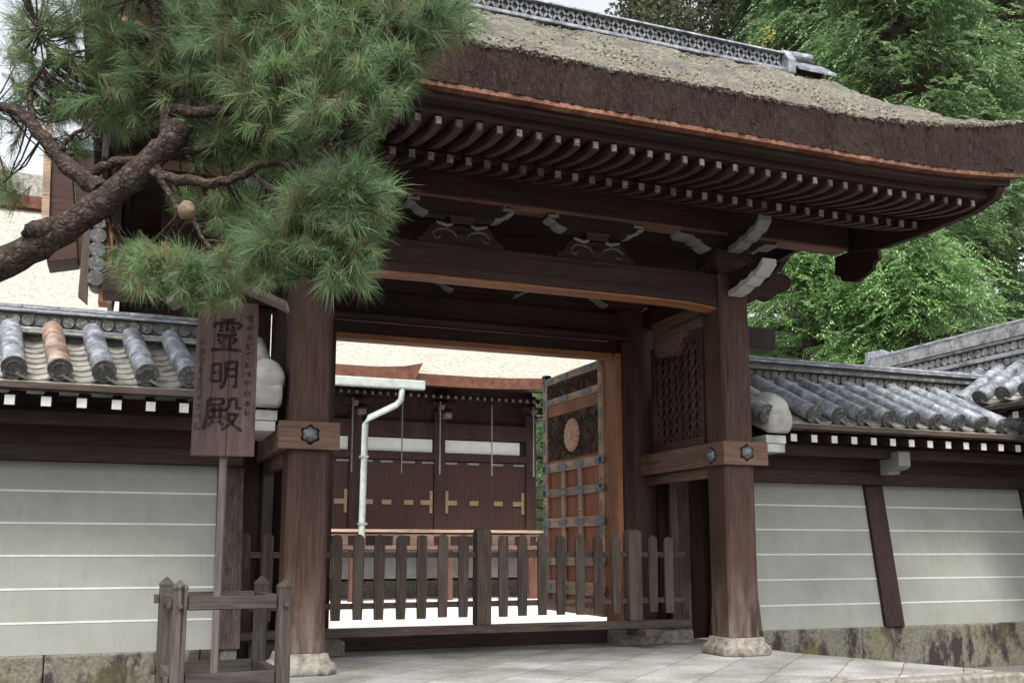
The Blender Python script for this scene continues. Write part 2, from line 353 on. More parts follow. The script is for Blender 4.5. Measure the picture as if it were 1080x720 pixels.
# boat-shaped bracket arms with white scalloped ends
def arm(xc, w, z0, z1, y0, y1, name='bracket_arm', core=.40):
    a = w*core; up = z1
    e = [(a, z0), (a+.06, z0+.02), (a+.10, z0+.045), (a+.12, z0+.075), (a+.175, z0+.085), (a+.20, z0+.12), (w/2-.03, z0+.125), (w/2, z0+.17)]
    half = [(0, z0)] + e + [(w/2, up)]
    out = [(xc+x, z) for x, z in half] + [(xc-x, z) for x, z in half[::-1]]
    m = MB().prism(out, 'y', y0, y1); o = gp(name, m, M['wx'])
    for s in (1, -1):
        pm = MB(); pp = [(a-.01, z0-.004)] + [(x+.008, z-.008) for x, z in e]
        for i in range(len(pp)-1):
            (xa, za), (xb, zb) = pp[i], pp[i+1]
            pm.loft([[(xc+s*xa, y0-.006, za), (xc+s*xa, y1+.004, za), (xc+s*xa, y1+.004, za+.028), (xc+s*xa, y0-.006, za+.028)],
                     [(xc+s*xb, y0-.006, zb), (xc+s*xb, y1+.004, zb), (xc+s*xb, y1+.004, zb+.034), (xc+s*xb, y0-.006, zb+.034)]])
        gp('painted_end', pm, M['greyp'], parent=o)
    return o
for xc in (3.03, 4.55):
    arm(xc, .92, 4.35, 4.512, 9.26, 9.40)
    b = MB().loft([[(xc-.11,9.25,4.27),(xc+.11,9.25,4.27),(xc+.11,9.41,4.27),(xc-.11,9.41,4.27)],[(xc-.15,9.22,4.348),(xc+.15,9.22,4.348),(xc+.15,9.44,4.348),(xc-.15,9.44,4.348)]])
    gp('bearing_block', b, M['wx'], bevel=.006)
    hf = [(.46,0),(.47,.05),(.40,.07),(.36,.13),(.33,.19),(.26,.225),(.17,.225),(.12,.20),(0,.205)]
    k = gp('frog_leg_strut', MB().prism([(xc+x, 4.055+z) for x, z in hf] + [(xc-x, 4.055+z) for x, z in hf[::-1]], 'y', 9.28, 9.40), M['wx'], bevel=.012)
    for s in (1, -1):
        gp('scroll', MB().tube([(xc+s*x, 9.268, 4.055+z) for x, z in ((.04,.05),(.08,.12),(.16,.15),(.25,.145),(.30,.10),(.29,.05),(.24,.045),(.22,.08))], [.012,.014,.016,.016,.016,.014,.012,.01], 6), plain('worn scroll', (.06,.05,.05), (.13,.12,.115), 20), parent=k)
        gp('scroll', MB().tube([(xc+s*x, 9.262, 4.055+z) for x, z in ((.10,.205),(.16,.185),(.22,.2),(.27,.215))], [.014,.02,.018,.012], 6), M['greyp'], parent=k)
    gp('boss', MB().lathe([(.001,-.03),(.05,-.025),(.075,-.005),(.08,.03)], 14, (xc, 9.28, 4.13), 'y'), M['wx'], parent=k)
for xc in (1.552, 6.213):
    gp('bearing_block', MB().loft([[(xc-.17,9.23,4.056),(xc+.17,9.23,4.056),(xc+.17,9.55,4.056),(xc-.17,9.55,4.056)],[(xc-.24,9.17,4.20),(xc+.24,9.17,4.20),(xc+.24,9.61,4.20),(xc-.24,9.61,4.20)],[(xc-.24,9.17,4.32),(xc+.24,9.17,4.32),(xc+.24,9.61,4.32),(xc-.24,9.61,4.32)]]), M['wx'], bevel=.008)
    arm(xc, 1.3, 4.33, 4.513, 9.26, 9.44, core=.2)
    # noses towards the front, white scalloped underneath
    for y_, zb, h, wd in ((9.19, 3.80, .26, .15), (9.19, 4.30, .21, .13)):
        L = .66 if zb < 4 else .62
        lo = [(y_, zb), (y_-.16, zb+.01), (y_-.26, zb+.05), (y_-.34, zb+.045), (y_-.46, zb+.10), (y_-.52, zb+.10), (y_-L, zb+.19)]
        nz = gp('beam_nose', MB().prism(lo + [(y_-L+.02, zb+h), (y_, zb+h)], 'x', xc-wd/2, xc+wd/2), M['wy'], bevel=.006)
        pm = MB()
        for i in range(len(lo)-1):
            (ya, za), (yb, zb2) = lo[i], lo[i+1]; e = .012
            pm.loft([[(xc-wd/2-e, ya, za-.006), (xc+wd/2+e, ya, za-.006), (xc+wd/2+e, ya, za+.05), (xc-wd/2-e, ya, za+.05)],
                     [(xc-wd/2-e, yb, zb2-.006), (xc+wd/2+e, yb, zb2-.006), (xc+wd/2+e, yb, zb2+.06), (xc-wd/2-e, yb, zb2+.06)]])
        gp('painted_end', pm, M['tipn'] if zb < 4 else M['greyp'], parent=nz)
    # lobed nose to the outer side
    s = 1 if xc > XC else -1; xe = 6.402 if s > 0 else 1.362
    lob = [(0,3.80),(.15,3.80),(.2,3.86),(.3,3.86),(.38,3.84),(.46,3.90),(.47,3.96),(.56,3.95),(.65,4.0),(.68,4.08),(.62,4.15),(.52,4.17),(.4,4.12),(.3,4.05),(0,4.05)]
    gp('beam_nose', MB().prism([(xe+s*x, z) for x, z in lob], 'y', 9.30, 9.46), M['wx'], bevel=.012)
    # transverse beam back to the main pillar with stepped corbels
    xb = 6.05 if s > 0 else 1.55
    gp('cross_beam', MB().box(xb, xb+.2, 9.60, 11.05, 3.80, 4.08), M['wy'], bevel=.008)
    cb = [(9.60,3.795),(9.60,3.53),(9.93,3.54),(9.97,3.64),(10.06,3.65),(10.07,3.42),(10.23,3.31),(10.62,3.34),(10.73,3.5),(10.73,3.795)]
    gp('corbel', MB().prism(cb, 'x', xb-.03, xb+.09), M['ty'], bevel=.006)
# inner bracket arms above the main beam
for xc in (2.0, 5.75): arm(xc, 1.2, 4.02, 4.22, 10.9, 11.02, core=.22)
arm(3.88, 1.0, 4.05, 4.22, 10.98, 11.08)
# main lintel and door head
ml = gp('main_lintel', MB().box(-.36, 8.15, 11.12, 11.52, 3.70, 3.99), M['wx'], bevel=.01)
gp('door_head', MB().box(1.98, 5.78, 11.14, 11.40, 3.47, 3.62), M['wx'], bevel=.006)
gp('door_head_rail', MB().box(1.9, 5.86, 11.04, 11.16, 3.63, 3.695), M['px'], bevel=.004)
gp('door_head_rail', MB().box(2.12, 5.645, 11.09, 11.30, 3.40, 3.465), M['ox'], bevel=.004)
gp('threshold', MB().box(2.06, 5.72, 11.1, 11.42, -.12, .10), M['wx'], bevel=.01)
gp('upper_wall', MB().box(.2, 7.6, 11.2, 11.3, 4.0, 6.3), M['soff'])
# side panel of pierced tracery on each side
def lattice(xp, s):
    z0, z1, y0, y1 = 2.28, 3.42, 9.66, 10.86
    f = MB()
    for a in ((y0,y1,z0-.10,z0), (y0,y1,z1,z1+.07)): f.box(xp, xp+.1, a[0], a[1], a[2], a[3])
    for a in (y0, y1-.07): f.box(xp+.003, xp+.097, a, a+.07, z0, z1)
    o = gp('tracery_panel', f, M['py'], bevel=.004)
    t = MB(); nr = 9
    for i in range(7):
        yy = y0+.07+(i+.5)*(y1-y0-.14)/7
        pts = [(xp+.05, yy+.045*math.sin(k*math.pi/2), z0+(z1-z0)*k/(2*nr)) for k in range(2*nr+1)]
        t.tube(pts, .021, 6)
        pts = [(xp+.056, yy-.045*math.sin(k*math.pi/2), z0+(z1-z0)*k/(2*nr)) for k in range(2*nr+1)]
        t.tube(pts, .021, 6)
    gp('tracery', t, wood('tracery timber', (.03,.02,.016), (.07,.042,.034), (.11,.07,.055), 'z'), parent=o)
    gp('backing_board', MB().box(xp+.11, xp+.13, y0, y1, z0, z1), M['soff'], parent=o)
lattice(6.06, 1); lattice(1.58, -1)
# wing partitions between the main pillars and the plaster walls
for s in (1, -1):
    mx = lambda x: x if s > 0 else 2*XC - x
    bx = lambda m, a, b, *r: m.box(min(mx(a), mx(b)), max(mx(a), mx(b)), *r)
    w = gp('wing_partition', bx(MB(), 6.34, 7.3, 11.24, 11.30, -.1, 3.70), M['wz'])
    gp('wing_post', bx(MB(), 6.44, 6.60, 10.92, 11.08, -.1, 3.0), M['pz'], bevel=.006, parent=w)
    gp('wing_board', bx(MB(), 6.30, 6.41, 10.86, 10.92, -.1, 2.2), M['gz'], bevel=.004, parent=w)
# ---- rafters: two rows, painted ends
x = -.27; xs = []
while x < 7.80: xs.append(x); x += .1752
rb = MB(); L0 = [(0,0), (.5,.17), (1.2,.46), (2.3,.98)]
def rafter_mesh(path, w, h, bend):
    m = MB(); m.loft([[(-w/2, y, z-h/2), (w/2, y, z-h/2), (w/2, y, z+h/2), (-w/2, y, z+h/2)] for y, z in path]); return m
def row(name, y, z, path, w, h, xs, mt):
    proto = None
    for i, x in enumerate(xs):
        sx = max(0, (abs(x-XC)-2.6)/1.6); up = .035*sx**2
        loc = Vector((x, y, z+up)) - G.location
        if not proto:
            proto = obj(name, rafter_mesh(path, w, h, 0), mt, G, local=True)
            obj('painted_end', MB().box(-w*.34, w*.34, -.008, .004, -h*.38, h*.38), M['tip'], proto, local=True); proto.location = loc
        else: dup(proto, loc, G)
M['rf'] = wood('rafter timber', (.018,.0085,.008), (.05,.022,.018), (.095,.042,.034), 'y')
row('rafter', 8.1, 4.452, [(0,0),(.25,.055),(.6,.17),(1.2,.43),(2.05,.85)], .078, .09, xs, M['rf'])
row('flying_rafter', 7.3, 4.424, [(0,0),(.12,-.006),(.3,.012),(.6,.075),(.95,.17)], .064, .076, xs, M['rf'])
def upb(x): s = max(0, (abs(x-XC)-2.3)/2.05); return .11*s**2.6
def upt(x): s = max(0, (abs(x-XC)-2.0)/2.3); return .27*s**2.2
def strip(y0, y1, z0, z1, x0, x1, f=1.0, n=40):
    m = MB(); rings = []
    for i in range(n+1):
        x = x0+(x1-x0)*i/n; e = upb(x)*f; rings.append([(x,y0,z0+e),(x,y1,z0+e),(x,y1,z1+e),(x,y0,z1+e)])
    return m.loft(rings)
gp('rafter_batten', strip(8.14, 8.22, 4.50, 4.56, -.35, 7.9, .3), M['wx'])
gp('eave_batten', strip(7.27, 7.36, 4.468, 4.575, -.4, 8.0, .6), M['wx'])
gp('eave_batten', strip(7.12, 7.25, 4.53, 4.60, -.43, 8.12, .9), M['wx'])
gp('eave_board', strip(7.025, 7.12, 4.578, 4.615, -.45, 8.18), wood('orange eave board', (.09,.03,.018), (.16,.065,.036), (.29,.19,.135), 'y', fine=18))
# soffit boards above both rafter rows
sf = MB()
sp = [(7.36,4.50,4.53),(7.6,4.495,4.53),(8.0,4.58,4.61),(8.22,4.63,4.66)]
sf.loft([[(-.2,y,a),(7.96,y,a),(7.96,y,b),(-.2,y,b)] for y,a,b in sp])
sp = [(8.22,4.545,4.575),(8.7,4.68,4.71),(9.3,4.935,4.97),(10.15,5.36,5.40),(12.9,4.4,4.44)]
sf.loft([[(-.34,y,a),(7.89,y,a),(7.89,y,b),(-.34,y,b)] for y,a,b in sp])
gp('soffit', sf, M['soff'])
# ---- bark roof
def prof(y):
    P = [(7.0,4.985),(7.45,5.22),(7.9,5.48),(8.85,6.17),(9.6,6.80),(10.1,7.17)]
    if y > 10.1: y = 20.2 - y
    for (a, za), (b, zb) in zip(P, P[1:]):
        if y <= b+1e-6: return za + (zb-za)*(y-a)/(b-a)
    return P[-1][1]
def hw(y): t = 1-abs(y-10.1)/3.1; return 4.34 + .30*t
from mathutils.noise import noise as mnoise
def rnoise(x, y): return .8*(.022*math.sin(3.1*x+1.7*y)+.016*math.sin(7.3*x-4.1*y+1)+.011*math.sin(13.7*x+9.9*y)+random.uniform(-.022,.022))+.05*max(0,mnoise((x*2.2,y*2.2,0)))
nu, nv = 260, 96; top = []; bot = []
for j in range(nv+1):
    y = 7.0 + 6.2*j/nv; t = 1-abs(y-10.1)/3.1
    for i in range(nu+1):
        u = 2*i/nu-1; x = XC + hw(y)*u
        edge = max(0, (abs(u)-.93)/.07)
        z = prof(y) + upt(x)*(1-t)**1.3 - .06*edge**2*t + rnoise(x, y)*(1 if .02 < j/nv < .98 else .7)
        yy = y + (random.uniform(-.012,.012) if j in (0, nv) else 0)
        top.append((x + (random.uniform(-.012,.012) if i in (0,nu) else 0), yy, z))
rt_ = MB(); fs = []
for j in range(nv):
    for i in range(nu):
        a = j*(nu+1)+i; fs.append((a, a+1, a+nu+2, a+nu+1))
rt_.add(top, fs); ro = gp('bark_roof', rt_, M['moss'], smooth=True)
be = MB(); ring_t = []; ring_b = []
idx = [(i,0) for i in range(nu+1)] + [(nu,j) for j in range(1,nv+1)] + [(i,nv) for i in range(nu-1,-1,-1)] + [(0,j) for j in range(nv-1,0,-1)]
for i, j in idx:
    x, y, z = top[j*(nu+1)+i]; t = 1-abs(y-10.1)/3.1
    zb = (4.616 + upb(x)) if j in (0, nv) else z - .33 - .1*t
    inx = .025; cx = x + (inx if x < XC-4 else -inx if x > XC+4 else 0); cy = y + (.02 if j == 0 else -.02 if j == nv else 0)
    ring_t.append((x, y, z-.004)); ring_b.append((cx, cy, zb))
n = len(idx); fs = []; vs_ = []; K = 6
for k in range(K+1):
    for q in range(n):
        a, b = Vector(ring_t[q]), Vector(ring_b[q]); p = a.lerp(b, k/K); jx = random.uniform(-.006,.006) if 0 < k < K else 0
        vs_.append((p.x+jx, p.y+jx, p.z))
for k in range(K):
    for q in range(n): fs.append((k*n+q, k*n+(q+1)%n, (k+1)*n+(q+1)%n, (k+1)*n+q))
be.add(vs_, fs)
# underside of the bark
us = [];
for j in range(nv+1):
    for i in (0, nu):
        x, y, z = top[j*(nu+1)+i]; t = 1-abs(y-10.1)/3.1; us.append((XC+(x-XC)*.995, min(max(y,7.02),13.18), (4.63+upb(x)) if j in (0,nv) else z-.34-.1*t))
be.add(us, [(2*j, 2*j+1, 2*j+3, 2*j+2) for j in range(nv)])
gp('roof_edge', be, M['bark'], parent=ro)
# shaggy lip of moss along the eave
lp = MB()
for i in range(2600):
    x = random.uniform(XC-4.3, XC+4.3); z = 4.98+upt(x)+random.uniform(-.022,.012); r = random.choice((.006,.008,.011,.016)); y = 7.0+random.uniform(-.015,.05)
    lp.lathe([(r*.4,-r*.7),(r,0),(r*.5,r*.6)], 5, (x,y,z))
gp('moss_lip', lp, M['moss'], parent=ro)
mc = MB(); rr2 = random.Random(8)
for i in range(2600):
    x = rr2.uniform(XC-4.25, XC+4.25); y = 7.0+2.9*rr2.random(); t = 1-abs(y-10.1)/3.1; r_ = rr2.choice((.007,.01,.013,.018)); z = prof(y)+upt(x)*(1-t)**1.3+.012
    mc.lathe([(r_*.8,-r_*.5),(r_,0),(r_*.6,r_*.45),(r_*.1,r_*.6)], 6, (x,y,z))
st_ = gp('moss_clumps', mc, plain('olive moss', (.09,.085,.055), (.33,.31,.23), 9, .95, .1, .8, .01), parent=ro); st_['kind'] = 'stuff'
# bargeboards, gable infill and pendants
for s in (1, -1):
    xa, xb = (7.97, 8.06) if s > 0 else (-.30, -.21)
    lo = [(7.13,4.58),(7.2,4.49),(7.5,4.43),(8.2,4.42),(8.8,4.44),(9.4,4.56),(10.1,5.2),(10.8,4.72),(11.4,4.56),(12.9,4.5)]
    up_ = [(12.9,4.9),(11.4,5.3),(10.8,5.6),(10.1,6.1),(9.4,5.6),(8.8,5.25),(8.2,4.98),(7.6,4.80),(7.3,4.68),(7.16,4.64)]
    bb = gp('bargeboard', MB().prism(lo+up_, 'x', xa, xb), M['wy'], bevel=.01)
    gp('gable_wall', MB().prism([(7.5,4.70),(8.8,4.9),(12.6,4.7),(12.4,5.0),(10.1,6.9),(8.6,5.62),(7.5,4.9)], 'x', xa+.1 if s < 0 else xa-.07, xa+.17 if s < 0 else xa-.005), M['soff'])
    pd = [(9.36+(y-9.33)*1.2, 4.6+(z-4.6)*.82) for y, z in [(9.02,4.5),(9.0,4.32),(9.08,4.28),(9.1,4.2),(9.22,4.14),(9.33,4.1),(9.44,4.14),(9.56,4.2),(9.58,4.28),(9.66,4.32),(9.64,4.6),(9.02,4.6)]]
    gp('gable_pendant', MB().prism(pd, 'x', xb if s > 0 else xa-.06, xb+.06 if s > 0 else xa), M['wz'], bevel=.012)
# ridge: pierced tile ridge with end ornaments
rd = gp('ridge', MB().box(XC-3.70, XC+3.70, 9.99, 10.21, 7.05, 7.31), M['tiled'])
gp('ridge_course', MB().box(XC-3.72, XC+3.72, 9.93, 10.27, 7.08, 7.125), M['tile'], parent=rd, bevel=.008)
cp = MB(); 
for i in range(25):
    xa = XC-3.75+i*.30; cp.loft([[(xx, 10.1+(.19)*math.cos(a)*.98, 7.305+.075*math.sin(a)) for a in [k*math.pi/8 for k in range(9)]] for xx in (xa, xa+.293)])
gp('ridge_cap', cp, M['tile'], parent=rd)
pt = MB(); nx = 62
for i in range(nx):
    xc = XC-3.66+(i+.5)*7.32/nx; w = 7.32/nx/2
    for a, b in (((-w,-.075),(0,.0)),((0,0),(w,.075)),((-w,.075),(0,0)),((0,0),(w,-.075))):
        pt.bar((xc+a[0], 9.965, 7.217+a[1]), (xc+b[0], 9.965, 7.217+b[1]), .03, .022, (0,0,1) if False else (0,-1,0))
gp('pierced_tiles', pt, M['tilem'], parent=rd)
for s in (1, -1):
    X = lambda d: XC + s*d
    oo = MB(); oo.prism([(9.86,7.02),(10.34,7.02),(10.36,7.2),(10.26,7.36),(10.1,7.44),(9.94,7.36),(9.84,7.2)], 'x', min(X(3.71),X(3.83)), max(X(3.71),X(3.83)))
    on = gp('ridge_end_tile', oo, M['tile'], bevel=.015)
    gp('ridge_end_roll', MB().tube([(X(3.78),10.1,7.40),(X(4.25),10.1,7.415)], [.06,.06], 12), M['tile'], parent=on)
    wg = MB()
    for sy in (-1, 1): wg.loft([[(X(a),10.1+sy*.02,7.28+b),(X(a),10.1+sy*.30,7.06+b),(X(a),10.1+sy*.30,7.10+b),(X(a),10.1+sy*.02,7.33+b)] for a,b in ((3.84,0),(4.42,.0))])
    gp('ridge_end_roof', wg, M['tile'], parent=on, bevel=.006)
    gp('ridge_end_block', MB().box(min(X(3.83),X(4.3)), max(X(3.83),X(4.3)), 9.95, 10.25, 6.98, 7.14), M['pz'], parent=on)
    gp('ridge_end_finial', MB().lathe([(.05,-.05),(.07,0),(.05,.05)], 10, (X(4.40),10.1,7.2), 'x'), M['tip'], parent=on)
# ---- door leaves, opened inwards
def door_leaf(s):
    dl = obj('door', MB().box(0, 1.80, .03, .055, .18, 3.44), M['redp'], G, local=True, label='open door leaf with red panels, blue grey fittings and a round flower crest' if s > 0 else None)
    A = lambda nm, m, mt, **k: obj(nm, m, mt, dl, local=True, **k)
    rails = [(3.34,3.44),(3.035,3.125),(2.08,2.20),(1.735,1.845),(1.31,1.44),(.80,.915),(.42,.59),(.18,.27)]
    f = MB()
    for a, b in rails: f.box(.0, 1.8, -.012, .029, a, b)
    A('door_rail', f, M['tan'] if 'tan' in M else M['oz'], bevel=.004)
    f = MB(); f.box(0,.09,-.016,.06,.18,3.44); f.box(1.66,1.80,-.016,.06,.18,3.44); A('door_stile', f, M['tan'], bevel=.004)
    f = MB()
    for u in (.655, 1.17): f.box(u-.045, u+.045, -.008, .029, .27, 2.08)
    A('door_muntin', f, M['tan'], bevel=.004)
    for a, b in ((3.125,3.34),(2.24,2.86)):
        m = MB(); m.box(.09,1.66,.012,.029,a,b)
        for _ in range(int(260*(b-a)/.6)):
            u, z = random.uniform(.11,1.64), random.uniform(a+.02,b-.02); r = random.uniform(.02,.045); an = random.uniform(0,6.3)
            m.tube([(u+r*math.cos(an+k*1.1)*(1-.12*k), .0+random.uniform(0,.012), z+r*math.sin(an+k*1.1)*(1-.12*k)) for k in range(5)], .009, 5)
        A('carved_panel', m, M['carve'])
    A('plain_board', MB().box(.09,1.66,0,.029,2.87,3.03), M['oy'], bevel=.003)
    A('plain_board', MB().box(.09,1.66,.005,.0285,2.203,2.238), M['oy'])
    ro_ = MB(); c = (.88, 2.55)
    for k in range(16):
        a = k*math.pi/8; rings = []
        for rr, ww, hh in ((.07,.018,-.02),(.13,.036,-.034),(.19,.045,-.03),(.225,.03,-.016)):
            p = (c[0]+rr*math.cos(a), c[1]+rr*math.sin(a)); t = (-math.sin(a), math.cos(a))
            rings.append([(p[0]-t[0]*ww, .0, p[1]-t[1]*ww), (p[0]-t[0]*ww*.6, hh, p[1]-t[1]*ww*.6), (p[0]+t[0]*ww*.6, hh, p[1]+t[1]*ww*.6), (p[0]+t[0]*ww, .0, p[1]+t[1]*ww)])
        ro_.loft(rings)
    ro_.lathe([(.001,-.045),(.05,-.04),(.07,-.02),(.07,0)], 16, (c[0],0,c[1]), 'y')
    A('flower_crest', ro_, M['salmon'])
    def lozenge(u, z, w, h): A('metal_fitting', MB().prism([(u-w,z),(u-w*.6,z+h),(u-w*.2,z+h*.8),(u,z+h*1.05),(u+w*.2,z+h*.8),(u+w*.6,z+h),(u+w,z),(u+w*.6,z-h),(u+w*.2,z-h*.8),(u,z-h*1.05),(u-w*.2,z-h*.8),(u-w*.6,z-h)], 'y', -.024, -.010), M['verd'])
    for a, b in rails[:2]:
        for u in (.42, 1.12, 1.62): lozenge(u, (a+b)/2, .17, .036)
    for a, b in rails[2:7]:
        for u in (.07, .655, 1.17, 1.70): lozenge(u, (a+b)/2, .15, .045)
    for z in [.35+.3*k for k in range(11)]: A('edge_fitting', MB().box(1.73,1.79,-.024,-.014,z-.09,z+.09), M['verd']); A('edge_fitting', MB().box(.01,.06,-.024,-.014,z-.06,z+.06), M['verd'])
    A('door_cap', MB().box(1.70,1.815,-.025,.07,3.441,3.50), M['black'])
    return dl
M['tan'] = wood('worn tan timber', (.25,.16,.11), (.40,.28,.21), (.5,.38,.31), 'x')
M['verd'] = plain('verdigris fitting', (.10,.13,.145), (.2,.24,.26), 15, .6, .4, .2, .003, .3)
dr = door_leaf(1); dr.location = Vector((5.63, 11.375, 0)) - G.location; dr.rotation_euler = (0,0,R(91.5)); dr.scale = (1,-1,1)
dl2 = dup(dr, Vector((2.10, 11.40, 0)) - G.location, G); dl2.rotation_euler = (0,0,R(88.5)); dl2.scale = (1,1,1)
if 'label' in dl2: del dl2['label']

# ------------------------------------------------------------------ PLASTER WALLS WITH TILE ROOFS (local: x along, -y = front)
def tile_wall(name, label, loc, rz, x0, x1, posts, first_row, nrows, dz=0, dy=0, rh=0, end=None, rust=(), back_rows=0, post_m='gz', curve=0):
    t = thing(name, label, 'wall', loc, rz)
    A = lambda nm, m, mt, p=None, **k: obj(nm, m, mt, p or t, local=True, **k)
    H = 1.82 + dz; bat = .25/1.74
    yy = lambda z: (z-.08)*bat
    A('plaster_face', MB().prism([(0,.08),(yy(H),H),(.85,H),(1.1,.08)], 'x', x0, x1), M['plaster'])
    ln = MB()
    for i in range(5):
        z = 1.545-.297*i + (dz if dz else 0); ln.prism([(yy(z-.009)-.004,z-.009),(yy(z+.009)-.004,z+.009),(yy(z)+.02,z+.009),(yy(z)+.02,z-.009)], 'x', x0+.01, x1-.01)
    A('white_stripe', ln, M['line'])
    m = MB(); x = x0-.02
    while x < x1:
        w = random.uniform(.9,1.7); xe = min(x+w, x1+.02); m.prism([(-.045+random.uniform(-.008,.008),-.6),(-.035,.06),(-.02,.079),(1.12,.079),(1.15,-.6)], 'x', x+.004, xe-.004); x = xe
    A('stone_base', m, M['found'], bevel=.012)
    for p, wd in posts:
        A('wall_post', MB().prism([(-.06,.078),(yy(H)-.05,H),(yy(H)+.1,H),(.1,.078)], 'x', p-wd/2, p+wd/2), M[post_m], bevel=.006)
    for o in t.children: o.location.y += dy
    A('wall_plate', MB().box(x0-.02, x1+.02, .10, .30, H+.001, H+.15), M['wx'], bevel=.006)
    A('upper_board', MB().box(x0, x1, .17, .25, H+.15, H+.62), M['soff'])
    A('outer_purlin', MB().box(x0-.05, x1+.05, -.22, -.08, H+.30, H+.42), M['wx'], bevel=.006)
    # rafters with white ends
    n = int((x1-x0-.1)/.284); pr = None
    for i in range(n+1):
        x = x0+.10+i*.284
        if not pr:
            pr = A('rafter', rafter_mesh([(0,0),(.9,.22)], 
                 .082, .086, 0), M['wy']); pr.location = (x, -.60, 2.272+dz)
            obj('painted_end', MB().box(-.040,.040,-.008,.004,-.042,.042), M['tipw'], pr, local=True)
        else: dup(pr, (x, -.60, 2.272+dz), t)
    A('eave_board', MB().box(x0-.06, x1+.06, -.66, -.52, 2.372+dz, 2.428+dz), M['gx'], bevel=.004)
    sl = (3.04-2.555)/.90
    bed = [(-.64,2.43),(.30,2.43+sl*.94),(.42,2.97),(.9,2.92),(1.75,2.40),(1.75,2.35),(.42,2.85),(-.5,2.372)]
    A('roof_bed', MB().prism([(y,z+dz) for y,z in bed], 'x', x0-.05, x1+.05), M['pan'])
    # cover tile rows
    L = 1.17; seg = 3; ca = math.atan(sl); cr = MB()
    def at(s, a, r): # s along slope
        return (r*math.sin(a), s*math.cos(ca) - r*math.cos(a)*math.sin(ca), s*math.sin(ca) + r*math.cos(a)*math.cos(ca))
    for k in range(seg):
        s0 = k*L/seg; s1 = s0+L/seg+.012
        cr.loft([[at(s, a, r) for a in [math.pi*2*j/20 for j in range(20)]] for s, r in ((s0,.096),(s0+.008,.0995),(s1-.03,.094),(s1,.091))])
    cr0 = None
    dm = MB(); dm.loft([[at(s, a, r) for a in [math.pi*2*j/20 for j in range(20)]] for s, r in ((-.016,.097),(-.022,.103),(.014,.103),(.016,.097))])
    dm.loft([[at(s, a, r) for a in [math.pi*2*j/20 for j in range(20)]] for s, r in ((-.018,.068),(-.026,.064),(-.026,.054),(-.016,.05))])
    for j in range(16):
        a = j*math.pi/8; p, q = Vector(at(-.017,a,.012)), Vector(at(-.017,a,.042)); dm.tube([p,q], [.003,.006], 4)
    pm = MB(); wdt = .36
    for k in range(8):
        s0 = .0+k*.145; arc = []
        for e in range(9):
            u = (e/8-.5)*wdt*.86; sag = .055*(1-(2*(e/8-.5))**2); arc.append((u, sag))
        def pt(u, sag, s, dz_): return (u, s*math.cos(ca)+(.05+sag-dz_)*math.sin(ca), s*math.sin(ca)-(.02+sag-dz_)*math.cos(ca))
        r0 = [pt(u,sg,s0-.012,.020) for u,sg in arc] + [pt(u,sg,s0-.012,0) for u,sg in arc[::-1]]
        r1 = [pt(u,sg,s0+.17,.004) for u,sg in arc] + [pt(u,sg,s0+.17,-.014) for u,sg in arc[::-1]]
        pm.loft([r0, r1])
    pan0 = None
    for i in range(nrows):
        x = first_row+i*.36; z = 2.555+dz
        if i in rust: o = soft(A('cover_tile_row', cr, M['rust'], label='rust stained cover tile row'), 40); soft(obj('end_disc', dm, M['tiled'], o, local=True), 40)
        elif not cr0: o = cr0 = soft(A('cover_tile_row', cr, M['tile']), 40); soft(obj('end_disc', dm, M['tiled'], o, local=True), 40)
        else: o = dup(cr0, None, t)
        o.rotation_euler = (0,0,R(9)); o.location = (x+random.uniform(-.006,.006), -.65, z+random.uniform(-.006,.006))
        if i < nrows-1:
            if not pan0: q = pan0 = soft(A('pan_tile_row', pm, M['pan']), 40)
            else: q = dup(pan0, None, t)
            q.rotation_euler = (0,0,R(9)); q.location = (x+.18, -.65, z-.045)
    # ridge
    ya, yb = .26, .84; z = 3.03+dz
    rg = A('ridge', MB().box(x0, x1, ya+.05, yb-.05, z-.1, z+.26+rh), M['tiled'])
    A('ridge_course', MB().box(x0-.02, x1+.02, ya-.04, yb+.04, z, z+.032), M['pan'], rg, bevel=.006)
    if rh > .2: A('ridge_course', MB().box(x0-.02, x1+.02, ya-.01, yb+.01, z+.40, z+.44), M['pan'], rg, bevel=.006)
    A('ridge_course', MB().box(x0-.02, x1+.02, ya-.02, yb+.02, z+.036, z+.06), M['tile'], rg, bevel=.006)
    A('ridge_course', MB().box(x0-.02, x1+.02, ya-.01, yb+.01, z+.205+rh, z+.232+rh), M['tile'], rg, bevel=.006)
    dsk = MB(); x = x0+.05
    while x < x1-.04: dsk.lathe([(.001,-.03),(.036,-.028),(.040,-.034),(.052,-.034),(.056,0)], 12, (x, ya+.05, z+.132), 'y'); x += .118
    if rh > .2:
        x = x0+.05
        while x < x1-.04: dsk.lathe([(.001,-.03),(.036,-.028),(.040,-.034),(.056,-.034),(.060,0)], 12, (x, ya+.05, z+.33), 'y'); x += .124
    A('ridge_disc', dsk, M['discs'] if rh < .2 else M['tilew'], rg)
    if rh > .05: A('ridge_course', MB().box(x0-.02, x1+.02, ya-.015, yb+.015, z+.197, z+.197+(rh*.5 if rh < .2 else .06)), M['tilew'] if rh > .12 else M['tiled'], rg, bevel=.006)
    if rh > .2: A('ridge_course', MB().box(x0-.02, x1+.02, ya-.02, yb+.02, z+.445, z+.60), M['tilew'], rg, bevel=.006)
    if rh > .12:
        A('ridge_end_tile', MB().prism([(ya-.10,z-.06),(yb+.10,z-.06),(yb+.12,z+.1),(yb+.02,z+.36+rh),(.55,z+.43+rh),(ya-.02,z+.36+rh),(ya-.12,z+.1)], 'x', x0-.11, x0-.025), M['tile'], rg, bevel=.02)
    cp = MB(); x = x0-.03
